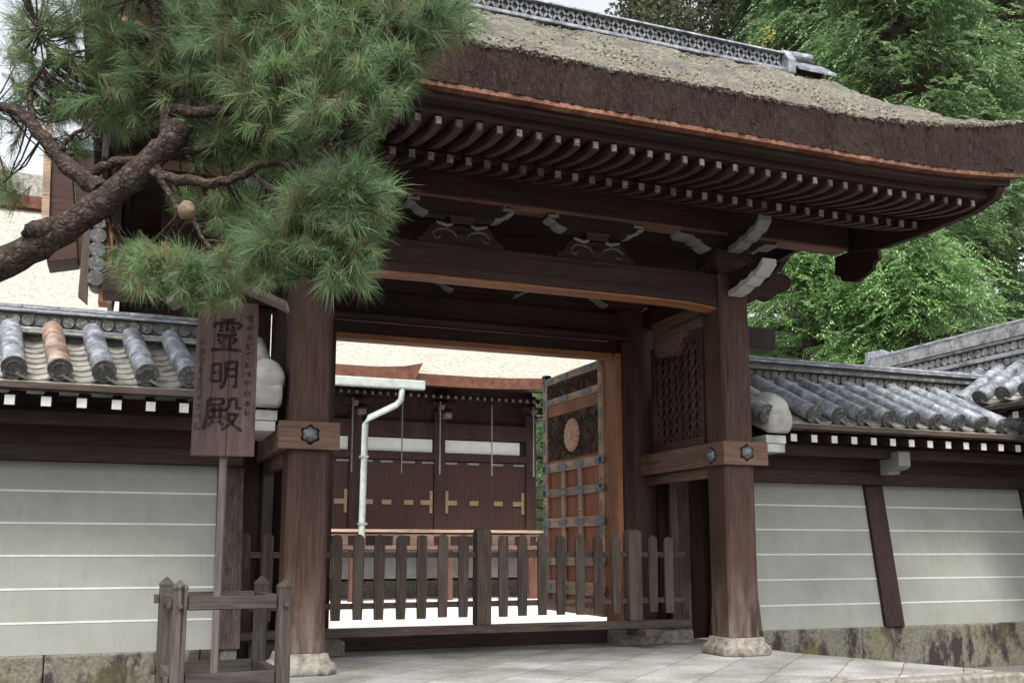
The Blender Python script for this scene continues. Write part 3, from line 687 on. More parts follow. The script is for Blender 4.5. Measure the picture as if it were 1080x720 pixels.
    while x < x1:
        xe = min(x+.32, x1+.03); cp.loft([[(xx, (ya+yb)/2+.21*math.cos(a), z+rh+.234+.10*math.sin(a)) for a in [k*math.pi/8 for k in range(9)]] for xx in (x, xe-.006)]); x = xe
    soft(A('ridge_cap', cp, M['tile'], rg), 40)
    # white plastered verge end
    for s in (end or ''):
        xe = x1 if s == 'r' else x0; k = 1 if s == 'r' else -1
        P = lambda d: xe + k*d
        vr = MB()
        for (s0, r) in ((0, 0),): pass
        rings = []
        for sv, r in ((-.07,.07),(-.05,.12),(.0,.15),(.08,.16),(.18,.155),(.27,.135),(.33,.105),(.38,.085),(1.15,.08)):
            rings.append([(P(.14)+r*math.sin(a), -.64+sv*math.cos(ca)-r*math.cos(a)*math.sin(ca), 2.56+dz+sv*math.sin(ca)+r*math.cos(a)*math.cos(ca)) for a in [j*math.pi/10 for j in range(20)]])
        vr.loft(rings); vg = soft(A('plaster_verge', vr, M['mortar']), 40)
        a, b = sorted((P(-.03), P(.26)))
        st = MB(); st.prism([(-.66,2.60),(-.70,2.50),(-.70,2.40),(-.62,2.30),(.4,2.72),(.4,2.95),(-.4,2.66)], 'x', a-.01, b+.01); soft(A('verge_moulding', st, M['mortar'], vg, bevel=.045), 40)
        A('verge_course', MB().box(a, b-.02, -.58, .35, 2.20+dz, 2.295+dz), M['mortar'], vg, bevel=.004)
        A('verge_course', MB().box(a, b-.035, -.575, .35, 2.10+dz, 2.193+dz), M['mortar'], vg, bevel=.004)
        if s == 'l':
            o = dup(cr0, (P(.30), -.66, 2.53+dz), t)
    return t
M['discs'] = tile('ridge disc', (.03,.03,.03), (.07,.068,.065), (.2,.19,.165), .6)
LW = tile_wall('plaster_wall', 'grey green plaster wall with white lines and tile roof left of the gate', (0,10,0), 0, -4.2, 1.04, [(.955,.25), (-2.2,.2)], -4.2, 15, end='r', rust=(10,))
RW = tile_wall('plaster_wall', 'grey plaster wall with white lines and a slanting dark post right of the gate', (0,10,0), 0, 6.98, 12.0, [(8.88,.28),(11.50,.24)], 7.33, 12, end='l', post_m='wz', rh=.085)
cbk = obj('corbel', MB().prism([(-.36,2.16),(-.36,2.02),(-.30,1.985),(-.18,1.97),(-.16,1.93),(-.02,1.93),(-.02,2.2),(-.36,2.2)], 'x', 8.80, 8.98), M['greyp'], RW, local=True, bevel=.01)
# cross wall at the right: its roof slopes towards the left
PW = tile_wall('plaster_wall', 'short cross wall whose higher tile roof rises behind the end of the right hand wall', (11.02,8.0,0), R(-90), -4.75, .0, [(-2.2,.2)], -4.6, 13, dz=.40, dy=.42, rh=.40, end=None, post_m='gz')
PW.location = (10.92, 8.0, 0)

# ------------------------------------------------------------------ PICKET FENCE
F = thing('picket_fence', 'low weathered wooden picket barrier across the open gateway', 'fence', (3.6,10.4,-.1))
fp = lambda nm, m, mt, p=None, **k: obj(nm, m, mt, p or F, **k)
for x in (1.82, 3.665, 5.51):
    b = MB(); q = lambda e, z: [(x-e,10.32+.08-e,z),(x+e,10.40-e,z),(x+e,10.40+e,z),(x-e,10.40+e,z)]
    b.loft([q(.082,.206), q(.082,1.19), q(.074,1.222), q(.045,1.24)]); fp('post', b, M['gz'], bevel=.008)
pk = MB(); out = [(-.048,.29),(.048,.29),(.053,.42),(.057,.9)] + [(.057*math.cos(a), 1.108+.057*math.sin(a)) for a in [k*math.pi/10 for k in range(11)]] + [(-.057,.9),(-.053,.42)]
pk.prism(out, 'y', -.016, .016); p0 = None
for xx in (1.13,1.36,1.59,2.055,2.285,2.515,2.745,2.975,3.205,3.435,3.895,4.126,4.357,4.588,4.818,5.049,5.28,5.75,5.96):
    l = Vector((xx+random.uniform(-.006,.006), 10.36, random.uniform(-.008,.008))) - F.location
    if not p0: p0 = obj('picket', pk, M['gz'], F, local=True, bevel=.004); p0.location = l
    else: dup(p0, l, F)
for z0, z1 in ((.922,.982), (.398,.458)):
    for a, b in ((1.0,1.738),(1.902,3.583),(3.747,5.428),(5.592,6.2)): fp('rail', MB().box(a, b, 10.378, 10.42, z0, z1), M['gx'], bevel=.004)
fp('base_beam', MB().box(1.0, 6.22, 10.31, 10.47, .12, .204), M['gx'], bevel=.008)
for x in (1.85, 5.63): fp('foot_block', MB().box(x-.10, x+.10, 10.16, 10.6, -.09, .118) if x < 3 else MB().box(x-.10, x+.10, 10.14, 10.64, .03, .118), M['gy'], bevel=.012)

# ------------------------------------------------------------------ SIGN AND ITS GUARD
M['pole'] = wood('pale grey pole', (.12,.105,.1), (.2,.175,.165), (.29,.26,.25), 'z', .8)
SG = thing('sign_board', 'tall wooden sign board with black brush characters on a slender pole', 'sign', (.50,5.82,-.46), R(-14))
sa = lambda nm, m, mt, p=None, **k: obj(nm, m, mt, p or SG, local=True, **k)
Z = lambda z: z+.46
sa('pole', MB().box(-.019,.019,-.02,.02,0,Z(2.50)), M['pole'], bevel=.004)
bd = sa('board', MB().prism([(-.172,Z(1.52)),(.172,Z(1.52)),(.166,Z(2.40)),(-.166,Z(2.40))], 'y', -.062, -.024), M['sign'], bevel=.006)
rf = MB()
for s in (-1,1): rf.loft([[(0,-.12,Z(2.515)),(0,.06,Z(2.515)),(0,.06,Z(2.55)),(0,-.12,Z(2.55))],[(s*.33,-.12,Z(2.37)),(s*.33,.06,Z(2.37)),(s*.33,.06,Z(2.405)),(s*.33,-.12,Z(2.405))]])
sa('sign_roof', rf, M['pole'], bevel=.003)
sa('batten', MB().box(-.16,.16,-.023,.0,Z(1.58),Z(1.62)), M['gx'], bd)
def strokes(m, lst, ox, oz, w, h, wt, y=-.0645):
    for st in lst:
        pts = [Vector((ox+p[0]*w, 0, oz+p[1]*h)) for p in st]
        # resample and give the brush a swelling width
        seg = []
        for a, b in zip(pts, pts[1:]):
            for k in range(5): seg.append(a.lerp(b, k/5))
        seg.append(pts[-1]); L = []; Rr = []; n = len(seg)
        for i, p in enumerate(seg):
            t = (seg[min(i+1,n-1)]-seg[max(i-1,0)]).normalized(); nn = Vector((-t.z,0,t.x)); u = i/(n-1)
            ww = wt*(.75+.55*abs(2*u-1)**1.5)*(1 if u < .85 else 1-.55*(u-.85)/.15)*random.uniform(.88,1.12)
            if abs(t.x) > abs(t.z): ww *= .8
            L.append(p+nn*ww/2); Rr.append(p-nn*ww/2)
        m.loft([[(a.x,y,a.z),(b.x,y,b.z),(b.x,y+.004,b.z),(a.x,y+.004,a.z)] for a, b in zip(L, Rr)])
REI = [[(.3,.95),(.72,.97)],[(.15,.88),(.10,.72)],[(.15,.85),(.85,.87),(.93,.8),(.78,.68)],[(.5,.95),(.5,.6)],[(.28,.77),(.39,.73)],[(.26,.66),(.38,.62)],[(.62,.76),(.74,.72)],[(.62,.65),(.75,.61)],[(.2,.5),(.8,.52)],[(.42,.5),(.42,.10)],[(.6,.5),(.58,.10)],[(.25,.4),(.32,.24)],[(.78,.42),(.68,.25)],[(.04,.06),(.4,.09),(.96,.06)]]
MEI = [[(.10,.85),(.08,.22)],[(.10,.84),(.38,.87),(.38,.22)],[(.12,.56),(.36,.57)],[(.10,.26),(.38,.27)],[(.56,.94),(.56,.42),(.5,.2),(.38,.0)],[(.56,.92),(.9,.95),(.9,.06),(.78,.10)],[(.58,.68),(.86,.69)],[(.57,.43),(.86,.44)]]
DEN = [[(.1,.92),(.5,.94),(.5,.76)],[(.1,.76),(.5,.77)],[(.1,.92),(.09,.5),(.0,.02)],[(.15,.58),(.54,.6)],[(.26,.7),(.26,.38)],[(.43,.7),(.43,.38)],[(.1,.37),(.58,.40)],[(.24,.3),(.1,.1)],[(.40,.3),(.52,.14)],[(.68,.94),(.66,.72),(.56,.56)],[(.68,.93),(.87,.95),(.87,.66),(1.0,.66)],[(.6,.46),(.92,.48),(.76,.22),(.48,.0)],[(.64,.38),(.8,.16),(1.04,-.02)]]
for ch, a in ((REI, (-.092, Z(2.11), .185, .195, .023)), (MEI, (-.088, Z(1.90), .165, .165, .022)), (DEN, (-.105, Z(1.665), .20, .19, .023))):
    ink = MB(); strokes(ink, ch, *a); sa('character', ink, M['ink'], bd)
rr = random.Random(5)
for cx, z0, z1, n in ((.125, 1.74, 2.33, 11), (-.135, 1.66, 2.19, 10)):
    sm = MB()
    for k in range(n):
        zc = z1-(z1-z0)*(k+.5)/n; h = (z1-z0)/n*.8; lst = []
        for _ in range(rr.randint(4,6)):
            if rr.random() < .5: yv = rr.uniform(.1,.95); a = rr.uniform(.05,.35); lst.append([(a,yv),(rr.uniform(.65,1),yv+rr.uniform(-.05,.08))])
            else: xv = rr.uniform(.15,.85); lst.append([(xv,rr.uniform(.6,1)),(xv+rr.uniform(-.25,.25),rr.uniform(0,.4))])
        sm = MB(); strokes(sm, lst, cx-.022, Z(zc-h/2), .044, h, .0075); sa('small_character', sm, M['inkf'], bd)
for a in 'xyz': M['u'+a] = wood('silvery guard timber '+a, (.03,.025,.022), (.07,.059,.053), (.13,.113,.103), ax=a, rough=.85, patch=(.085,.082,.052))
GU = thing('post_guard', 'small square guard of four weathered posts and rails around the sign pole', 'guard', (.53,5.80,-.46), R(4))
ga = lambda nm, m, mt, **k: obj(nm, m, mt, GU, local=True, **k)
hx, hy = .268, .31; pp = None
for sx in (-1,1):
    for sy in (-1,1):
        if not pp:
            b = MB(); q = lambda e, z: [(-e,-e,z),(e,-e,z),(e,e,z),(-e,e,z)]
            b.loft([q(.036,0),q(.035,1.258),q(.038,1.264),q(.037,1.275),q(.004,1.312)]); pp = ga('post', b, M['uz'], bevel=.004); pp.location = (sx*hx, sy*hy, 0)
        else: dup(pp, (sx*hx, sy*hy, 0), GU)
for z in (1.19, .80):
    for sy in (-1,1): ga('rail', MB().box(-hx+.041, hx-.041, sy*hy-.02, sy*hy+.02, z-.035+.0, z+.035), M['ux'], bevel=.004)
    for sx in (-1,1): ga('rail', MB().box(sx*hx-.02, sx*hx+.02, -hy+.041, hy-.041, z-.03, z+.028), M['uy'], bevel=.004)
for sx in (-1,1): ga('peg', MB().box(sx*hx-.011, sx*hx+.011, -hy-.055, -hy-.041, 1.165, 1.187), M['uy'], bevel=.003)
for sy in (-1,1):
    for z in (1.165,.775): ga('peg', MB().box(-hx-.062, -hx-.041, sy*hy-.028, sy*hy+.028, z, z+.05), M['ux'], bevel=.004)
tag(obj('marker_block', MB().prism([(10.40,9.2),(10.66,9.2),(10.66,9.45),(10.40,9.45)], 'z', -.46, -.32), plain('ochre block', (.3,.2,.05), (.42,.3,.08), 12), bevel=.02), 'small ochre block on the gravel at the foot of the right wall', 'block')

# ------------------------------------------------------------------ TEMPLE HALL IN THE COURTYARD
H = thing('temple_hall', 'wide temple hall with pale bark roof across the bright courtyard', 'temple hall', (4,26.5,-.25))
hp = lambda nm, m, mt, p=None, **k: obj(nm, m, mt, p or H, **k)
M['hwhite'] = plain('white hall plaster', (.72,.73,.68), (.8,.8,.76), 4, .9)
M['dim'] = plain('dim paint', (.12,.11,.105), (.2,.19,.18), 9, .9)
M['hallw'] = wood('maroon hall timber', (.022,.012,.012), (.052,.026,.025), (.08,.042,.038), 'z')
hp('wall', MB().box(-8, 10.9, 26.6, 27.0, -.25, 5.6), M['hallw'])
hp('stone_base', MB().box(-8, 10.9, 26.3, 26.59, -.25, .2), M['stone'])
posts = [8.05-2.37*k for k in range(6,-1,-1)] + [10.42]
posts[-1] = 10.78
for x in posts: 
    o = hp('hall_post', MB().box(x-.15, x+.15, 26.40, 26.6, -.25, 5.4), M['hallw'])
for a, b in zip(posts, posts[1:]):
    hp('white_panel', MB().box(a+.18, b-.18 if b < 10.5 else b-.3, 26.55, 26.59, 3.69, 4.05), M['hwhite'])
    sh = hp('shutter', MB().box(a+.16, b-.16, 26.5, 26.58, 1.55, 3.45), M['slats'])
    w = b-a-.32; ux = lambda u: a+.16+w*u
    for u in (.36,.66): hp('fitting', MB().box(ux(u)-.13, ux(u)+.13, 26.46, 26.499, 2.23, 2.36), M['gold'], sh)
    for u, s in (.03,1), (.97,-1): hp('fitting', MB().prism([(ux(u)-.04*s,2.0),(ux(u)+.04*s,2.0),(ux(u)+.04*s,2.23),(ux(u)+.3*s,2.23),(ux(u)+.3*s,2.36),(ux(u)+.04*s,2.36),(ux(u)+.04*s,2.62),(ux(u)-.04*s,2.62)], 'y', 26.46, 26.499), M['gold'], sh)
    for u in (.08,.35,.65,.92): hp('top_fitting', MB().box(ux(u)-.17, ux(u)+.17, 26.46, 26.499, 3.36, 3.42), M['greyp'], sh)
    for u in (.42, .93): hp('hanging_rod', MB().box(a+.16+w*u-.014, a+.16+w*u+.014, 25.4, 25.43, 3.0, 4.95), M['dim'])
hp('beam', MB().box(-8, 10.9, 26.42, 26.6, 3.46, 3.66), M['hallw']); hp('beam', MB().box(-8, 10.9, 26.42, 26.6, 4.08, 4.5), M['hallw'])
for x in posts:
    for zz, w in ((4.62,.5),(4.86,.8)): hp('bracket_arm', MB().prism([(x-w/2,zz+.14),(x-w/2+.12,zz),(x+w/2-.12,zz),(x+w/2,zz+.14)], 'y', 25.9, 26.3), M['hallw'])
    hp('bracket_end', MB().box(x-.09, x+.09, 25.6, 25.88, 4.55, 4.68), M['dim']); hp('bracket_end', MB().box(x-.22, x-.12, 25.6, 25.88, 4.78, 4.9), M['dim'])
# veranda with railing
M['vpost'] = wood('reddish veranda post', (.07,.03,.024), (.12,.055,.042), (.17,.085,.065), 'z')
M['ver'] = wood('dull veranda timber', (.07,.045,.032), (.14,.095,.07), (.2,.14,.105), 'x')
vd = hp('veranda', MB().box(-8, 11.3, 24.5, 26.38, 1.02, 1.12), M['ver'])
hp('railing', MB().box(-8, 11.3, 24.5, 24.6, 1.45, 1.52), M['tan'])
rl = MB()
for k in range(44): rl.box(-7.8+k*.44, -7.62+k*.44, 24.52, 24.60, 1.12, 1.36)
rl.box(-8, 11.3, 24.53, 24.58, 1.36, 1.40); hp('balustrade', rl, M['ver'])
hp('veranda_skirt', MB().box(-8, 11.2, 25.4, 25.5, .28, 1.0), M['greyp'])
for k in range(8): hp('veranda_post', MB().box(-6.5+2.37*k-.14+.0, -6.5+2.37*k+.14, 24.55, 24.75, -.25, 1.02), M['vpost'])
# main roof
hr = MB(); rows_ = [(24.4,5.5),(26.0,6.55),(28.0,8.3),(30.2,10.6)]
vs_ = []; fs = []
for j, (y, z) in enumerate(rows_):
    for i in range(31):
        x = -14 + i*26/30; e = max(0,(x-8)/4)**2*.25*(1-j/3); vs_ .append((x, y, z+e))
for j in range(3):
    for i in range(30): a = j*31+i; fs.append((a,a+1,a+32,a+31))
hr.add(vs_, fs); hr.box(-14,12,30.2,30.6,4.9,10.6); ho = hp('bark_roof', hr, M['thatch'])
eg = MB(); eg.loft([[(x,24.4,z0+e),(x,24.9,z0+e+.05),(x,24.9,5.45+e+.3),(x,24.4,5.495+e)] for x, e, z0 in [(-14+i*26/30, max(0,(-14+i*26/30-8)/4)**2*.25, 5.2) for i in range(31)]])
M['hbark'] = plain('reddish bark edge', (.085,.036,.025), (.16,.078,.056), 6, .9, .1, .5, .02)
hp('roof_edge', eg, M['hbark'], ho)
hp('roof_ridge', MB().box(-14, 12, 29.9, 30.7, 10.5, 10.85), M['hbark'], ho); hp('roof_ridge_tiles', MB().box(-14.1, 12.1, 29.95, 30.65, 10.851, 11.5), M['pan'], ho)
hp('soffit', MB().prism([(24.5,5.19),(26.4,5.5),(26.4,5.55),(24.5,5.24)], 'x', -14, 11.9), M['soff'])
rw = None
for k in range(66):
    x = -2+k*.205
    if not rw: rw = obj('rafter', rafter_mesh([(0,0),(1.2,.22)], .09, .11, 0), M['hallw'], H, local=True); rw.location = Vector((x,25.0,5.02))-H.location; obj('painted_end', MB().box(-.028,.028,-.02,.004,-.036,.036), M['dim'], rw, local=True)
    else: dup(rw, Vector((x,25.0,5.02))-H.location, H)
# porch roof in front with gutter and downpipe
pr_ = hp('porch_roof', MB().loft([[(x,23.7,5.47+e),(x,24.6,5.9+e),(x,27.5,8.0),(x,27.5,7.9),(x,24.0,5.4+e)] for x, e in ((-12,0),(5.6,.0),(6.3,.06),(6.75,.17))]), M['thatch'])
hp('porch_edge', MB().loft([[(x-sh,23.68,5.18),(x,23.69,5.465+e),(x,24.0,5.39+e),(x-sh,24.0,5.18)] for x, e, sh in ((-12,0,0),(5.6,0,0),(6.3,.06,.05),(6.75,.17,.2))]), M['hbark'], pr_)
gt = hp('gutter', MB().box(-12, 6.78, 23.5, 23.68, 4.93, 5.16), M['copper'], bevel=.03)
hp('downpipe', MB().tube([(6.2,23.59,4.93),(6.18,23.59,4.66),(6.05,23.59,4.52),(5.40,23.59,4.18),(5.30,23.59,4.02),(5.27,23.59,1.4),(5.24,23.59,-.25)], .078, 10), M['copper'], smooth=True)
for z in (1.6, 3.2): hp('pipe_bracket', MB().box(5.18, 5.38, 23.50, 23.70, z, z+.05), M['greyp'])

# ------------------------------------------------------------------ outbuilding corner beyond the left wall
B = thing('side_building', 'corner of a tiled building with brown gable boards behind the left wall', 'building', (-.3,12.6,-.25))
bp = lambda nm, m, mt, **k: obj(nm, m, mt, B, **k)
bp('gable_board', MB().prism([(-1.06,5.45),(-.80,5.45),(-.66,4.28),(-.98,4.2)], 'y', 12.0, 12.5), M['px'], bevel=.01)
bp('gable_board', MB().prism([(-1.10,5.8),(-1.02,5.8),(-.97,4.25),(-1.05,4.35)], 'y', 11.95, 11.999), M['tan'])
bp('gable_board', MB().prism([(-.79,5.6),(-.56,5.6),(-.52,4.12),(-.66,4.3)], 'y', 12.05, 12.5), M['px'])
bp('verge_board', MB().prism([(-.60,5.3),(-.56,5.3),(-.53,3.75),(-.63,3.83)], 'y', 11.9, 12.04), M['gz'])
tl = MB()
for k in range(8): tl.lathe([(.001,-.02),(.085,-.018),(.095,0),(.085,.4)], 14, (-.455, 11.85, 4.03+k*.165), 'y')
soft(bp('verge_tile', tl, M['tiled']), 40)
bp('gable_board', MB().box(-.42,-.30,11.9,12.2,3.78,4.7), M['oz'])
bp('eave_panel', MB().prism([(-.32,3.72),(-.22,4.4),(-.20,4.4),(-.27,3.72)], 'y', 11.7, 12.4), M['greyp'])
bp('wall', MB().box(-.2, 1.5, 12.2, 13.8, -.25, 5.5), M['soff'])
bp('roof', MB().prism([(-1.0,5.5),(1.7,5.5),(1.7,5.65),(.3,6.1),(-.9,5.62)], 'y', 12.15, 14.4), M['tile'])

# ------------------------------------------------------------------ PINE IN THE FOREGROUND
cm = cam.rotation_euler.to_matrix()
def at(x, y, D):
    """a point at depth D seen at (x, y) of the 1080 x 720 photograph"""
    v = cm @ Vector(((x-540)/1050*D, -(y-420)/1050*D, -D)); return v + cam.location
PT = thing('pine_tree', 'old pine reaching a thick bare limb and needle tufts across the upper left', 'pine tree', (-3.35,4.6,-.46))
pa = lambda nm, m, mt, p=None, **k: obj(nm, m, mt, p or PT, **k)
def limb(pts, rads, jit=.0, n=10):
    P = [Vector(p) for p in pts]; out = []; rr = []
    for i in range(len(P)-1):
        for k in range(6):
            u = k/6; a = P[max(i-1,0)]; b = P[i]; c = P[i+1]; d = P[min(i+2,len(P)-1)]
            q = .5*((2*b)+(c-a)*u+(2*a-5*b+4*c-d)*u*u+(3*b-a-3*c+d)*u**3)
            out.append(q+Vector([random.uniform(-jit,jit) for _ in range(3)])); rr.append((rads[i]*(1-u)+rads[i+1]*u)*random.uniform(.93,1.07))
    out.append(P[-1]); rr.append(rads[-1]); return out, rr
def addlimb(nm, pts, rads, jit=.004, n=12, parent=None):
    a, b = limb(pts, rads, jit); return soft(pa(nm, MB().tube(a, b, n), M['pbark'], parent), 70)
tb = Vector((-3.35,4.6,-.5))
addlimb('trunk', [tb, tb+Vector((.08,.05,.9)), tb+Vector((.0,.15,1.9)), tb+Vector((.15,.1,3.0)), tb+Vector((.1,.2,4.6)), tb+Vector((.35,.2,6.0))], [.25,.21,.19,.16,.12,.05], .008, 16)
D = 5.0
addlimb('limb', [tb+Vector((.0,.15,1.9)), at(-130,345,D), at(-10,285,D), at(60,246,D), at(115,208,D), at(158,170,D), at(186,142,D), at(193,132,D)], [.15,.10,.08,.073,.068,.064,.06,.05], .004, 16)
addlimb('limb_stub', [at(75,238,D+.02), at(55,240,D-.03), at(36,243,D-.06), at(31,246,D-.07)], [.05,.05,.048,.04])
br = [
 ([at(105,200,D),at(70,172,D+.1),at(40,140,D+.15),at(18,118,D+.2),at(-20,108,D+.2)],[.05,.045,.035,.026,.018]),
 ([at(90,188,D+.1),at(120,172,D),at(160,168,D+.1),at(200,160,D+.2)],[.03,.024,.02,.012]),
 ([at(160,182,D),at(205,192,D-.1),at(245,190,D-.1),at(272,174,D-.1),at(315,178,D-.1),at(345,196,D-.2)],[.03,.025,.022,.02,.015,.01]),
 ([at(268,180,D-.1),at(285,200,D-.1),at(320,204,D-.1)],[.013,.01,.006]),
 ([at(182,150,D+.12),at(172,110,D+.3),at(162,60,D+.3),at(166,20,D+.3),at(140,-30,D+.3)],[.045,.04,.045,.035,.02]),
 ([at(163,40,D+.3),at(200,28,D+.3),at(225,22,D+.3),at(300,10,D+.2),at(380,30,D),at(430,60,D-.1)],[.03,.026,.022,.018,.012,.008]),
 ([at(180,115,D+.2),at(230,118,D),at(280,108,D),at(320,112,D-.1),at(350,140,D-.2),at(365,200,D-.2)],[.03,.028,.022,.02,.014,.008]),
 ([at(60,165,D+.1),at(70,150,D+.1),at(85,138,D+.1),at(105,146,D+.1)],[.014,.012,.01,.006]),
 ([at(160,170,D),at(185,215,D-.1),at(220,260,D-.1),at(190,290,D-.2)],[.02,.015,.01,.006]),
 ([at(200,160,D+.1),at(260,150,D+.1),at(300,135,D),at(330,240,D-.1),at(350,280,D-.2)],[.02,.016,.012,.01,.006]),
 ([at(40,140,D+.15),at(30,100,D+.2),at(50,60,D+.2),at(40,30,D+.2)],[.02,.014,.01,.006]),
]
anch = []
for pts, rads in br:
    addlimb('branch', pts, rads, .01, 8); a, b = limb(pts, rads, 0); anch += a
pa('cone', MB().lathe([(.004,-.05),(.03,-.04),(.045,-.01),(.042,.02),(.02,.045),(.004,.05)], 12, at(197,222,D-.1)), plain('pine cone', (.16,.11,.07), (.36,.28,.2), 40, .9, .1, .8, .02), smooth=True)
# clusters: cx, cy, rx, ry (pixels), depth, tufts, droop
CL = [(90,50,72,58,5.4,40),(190,35,95,50,5.35,62),(290,40,95,55,5.1,72),(390,25,85,50,4.9,68),(455,10,52,32,4.9,34),(410,75,40,40,4.8,34),
      (80,110,42,42,5.5,26),(130,100,55,42,5.5,36),(225,100,55,45,5.3,42),(300,95,62,52,5.0,48),(360,110,45,45,4.8,36),
      (265,150,45,20,5.3,20),(235,160,36,18,5.3,14),(300,160,32,18,5.2,12),
      (372,205,42,40,4.75,46),(335,225,42,42,4.8,38),(362,265,38,42,4.75,38),(295,250,44,38,4.9,36),(250,225,30,28,5.2,14),(285,275,42,22,4.85,20),
      (165,285,48,24,4.9,24),(215,285,40,28,4.85,26),(145,268,24,14,4.95,8),(222,312,28,13,4.85,8),
      (70,165,20,16,5.5,5),(205,215,26,16,5.2,6),
      (15,60,26,42,5.4,7),(30,95,26,22,5.4,6),(12,135,20,25,5.4,4),(10,190,16,20,5.4,7),(35,15,30,22,5.4,6),
      (-120,60,90,70,5.3,50),(-90,170,60,40,5.4,22),(120,-90,140,60,5.2,70),(330,-80,140,50,5.0,60)]
needles = MB(); dead = MB(); tw = MB()
def needle_tuft(mb, o, d, n, L):
    d = d.normalized(); a = d.cross(Vector((.31,.2,.93))).normalized(); b = d.cross(a)
    for _ in range(n):
        t = random.uniform(-.13,.02); ph = random.uniform(0,6.283); sp = random.uniform(.18,.85)
        q = (d*math.cos(sp) + (a*math.cos(ph)+b*math.sin(ph))*math.sin(sp)).normalized(); q.z -= .10; q.normalize()
        l = L*random.uniform(.7,1.15); s = q.cross(Vector((random.uniform(-1,1),random.uniform(-1,1),random.uniform(-1,1)))).normalized()*.001
        p = o+d*t; m_ = p+q*l*.55; e = p+q*l+Vector((0,0,-.012))
        i = len(mb.v); mb.v += [tuple(p-s), tuple(p+s), tuple(m_+s), tuple(m_-s), tuple(e)]; mb.f += [(i,i+1,i+2,i+3),(i+3,i+2,i+4)]
for cx, cy, rx, ry, D_, n in CL:
    cc = at(cx, cy, D_)
    for _ in range(int(n*2.2)):
        while True:
            u, v = random.uniform(-1,1), random.uniform(-1,1)
            if u*u+v*v < 1: break
        p = at(cx+u*rx, cy+v*ry, D_+random.uniform(-.28,.28))
        dirr = (p-cc).normalized()*.7 + Vector((random.uniform(-.6,.6),random.uniform(-.6,.3),random.uniform(-.45,.65)))
        L = random.uniform(.075,.155)
        isd = random.random() < .32
        needle_tuft(needles, p, dirr, random.randint(40,76), L)
        if isd: needle_tuft(dead, p-dirr.normalized()*.06, dirr-Vector((0,0,.8)), 60, L*.9)
        if random.random() < .55:
            best = min(anch, key=lambda q: (q-p).length_squared); md = p.lerp(best,.5)+Vector((0,0,-.03))
            if (best-p).length < .8: tw.tube([best, md, p-dirr.normalized()*.04], [.006,.0045,.003], 5)
pa('needles', needles, M['needle']); pa('dead_needles', dead, M['needled']); pa('twigs', tw, M['pbark'])

# ------------------------------------------------------------------ TREES BEHIND
def frond(mb, o, d, size, rnd):
    """a flat drooping spray of scale leaves"""
    d = d.normalized(); s = d.cross(Vector((0,0,1)))
    if s.length < .1: s = Vector((1,0,0))
    s.normalize(); nrm = s.cross(d)
    for k in range(6):
        u = (k+.5)/6
        for sd in (-1,1):
            w = size*.42*(1-u*.75); p = o+d*size*u+Vector((0,0,-.5*size*u*u)); 
            q = p+(s*sd*.85+d*.7).normalized()*w+nrm*rnd.uniform(-.1,.1)*size+Vector((0,0,-.12*size)); m_ = p.lerp(q,.5)+d*size*.09
            i = len(mb.v); mb.v += [tuple(p), tuple(p.lerp(q,.45)-d*size*.05), tuple(q), tuple(m_)]; mb.f.append((i,i+1,i+2,i+3))
def leaf(mb, o, size, rnd):
    a = Vector((rnd.uniform(-1,1),rnd.uniform(-1,1),rnd.uniform(-.6,.6))).normalized(); b = a.cross(Vector((rnd.uniform(-1,1),rnd.uniform(-1,1),1))).normalized()
    i = len(mb.v); mb.v += [tuple(o-a*size), tuple(o-b*size*.5), tuple(o+a*size), tuple(o+b*size*.5)]; mb.f.append((i,i+1,i+2,i+3))
def conifer(name, label, x, y, h, r, npad, seed, mt, base=-.46, z0=.12, fsize=.5, nf=46, grp=None, trunk=.28):
    rnd = random.Random(seed); t = thing(name, label, 'tree', (x,y,base), 0, grp)
    lx = rnd.uniform(-.3,.3)
    tr = obj('trunk', MB().tube([(0,0,-.2),(lx*.3,0,h*.35),(lx,0,h*.7),(lx*.8,.1,h*.97)], [trunk,trunk*.8,trunk*.5,.05], 10), M['tbark'], t, local=True, smooth=True)
    fo = MB(); bb = MB()
    for k in range(npad):
        u = rnd.random()**.85; z = h*(z0+(1-z0)*u); rr = r*(1-u**1.5*.88)*rnd.uniform(.55,1.05); a = rnd.uniform(0,6.283)
        c = Vector((rr*math.cos(a)+lx*u, rr*math.sin(a), z)); out = Vector((math.cos(a),math.sin(a),-.15))
        bb.tube([(lx*u,0,z-.25*rr*.3),(c.x*.55,c.y*.55,z+.05),(c.x,c.y,z-.05)], [.05,.03,.012], 5)
        for _ in range(nf):
            o = c+Vector((rnd.gauss(0,.34),rnd.gauss(0,.34),rnd.gauss(0,.17))); d = out*.8+Vector((rnd.uniform(-.8,.8),rnd.uniform(-.8,.8),rnd.uniform(-.35,.35)))
            frond(fo, o, d, fsize*rnd.uniform(.6,1.15), rnd)
    obj('branches', bb, M['tbark'], t, local=True); obj('crown', fo, M[mt], t, local=True); return t
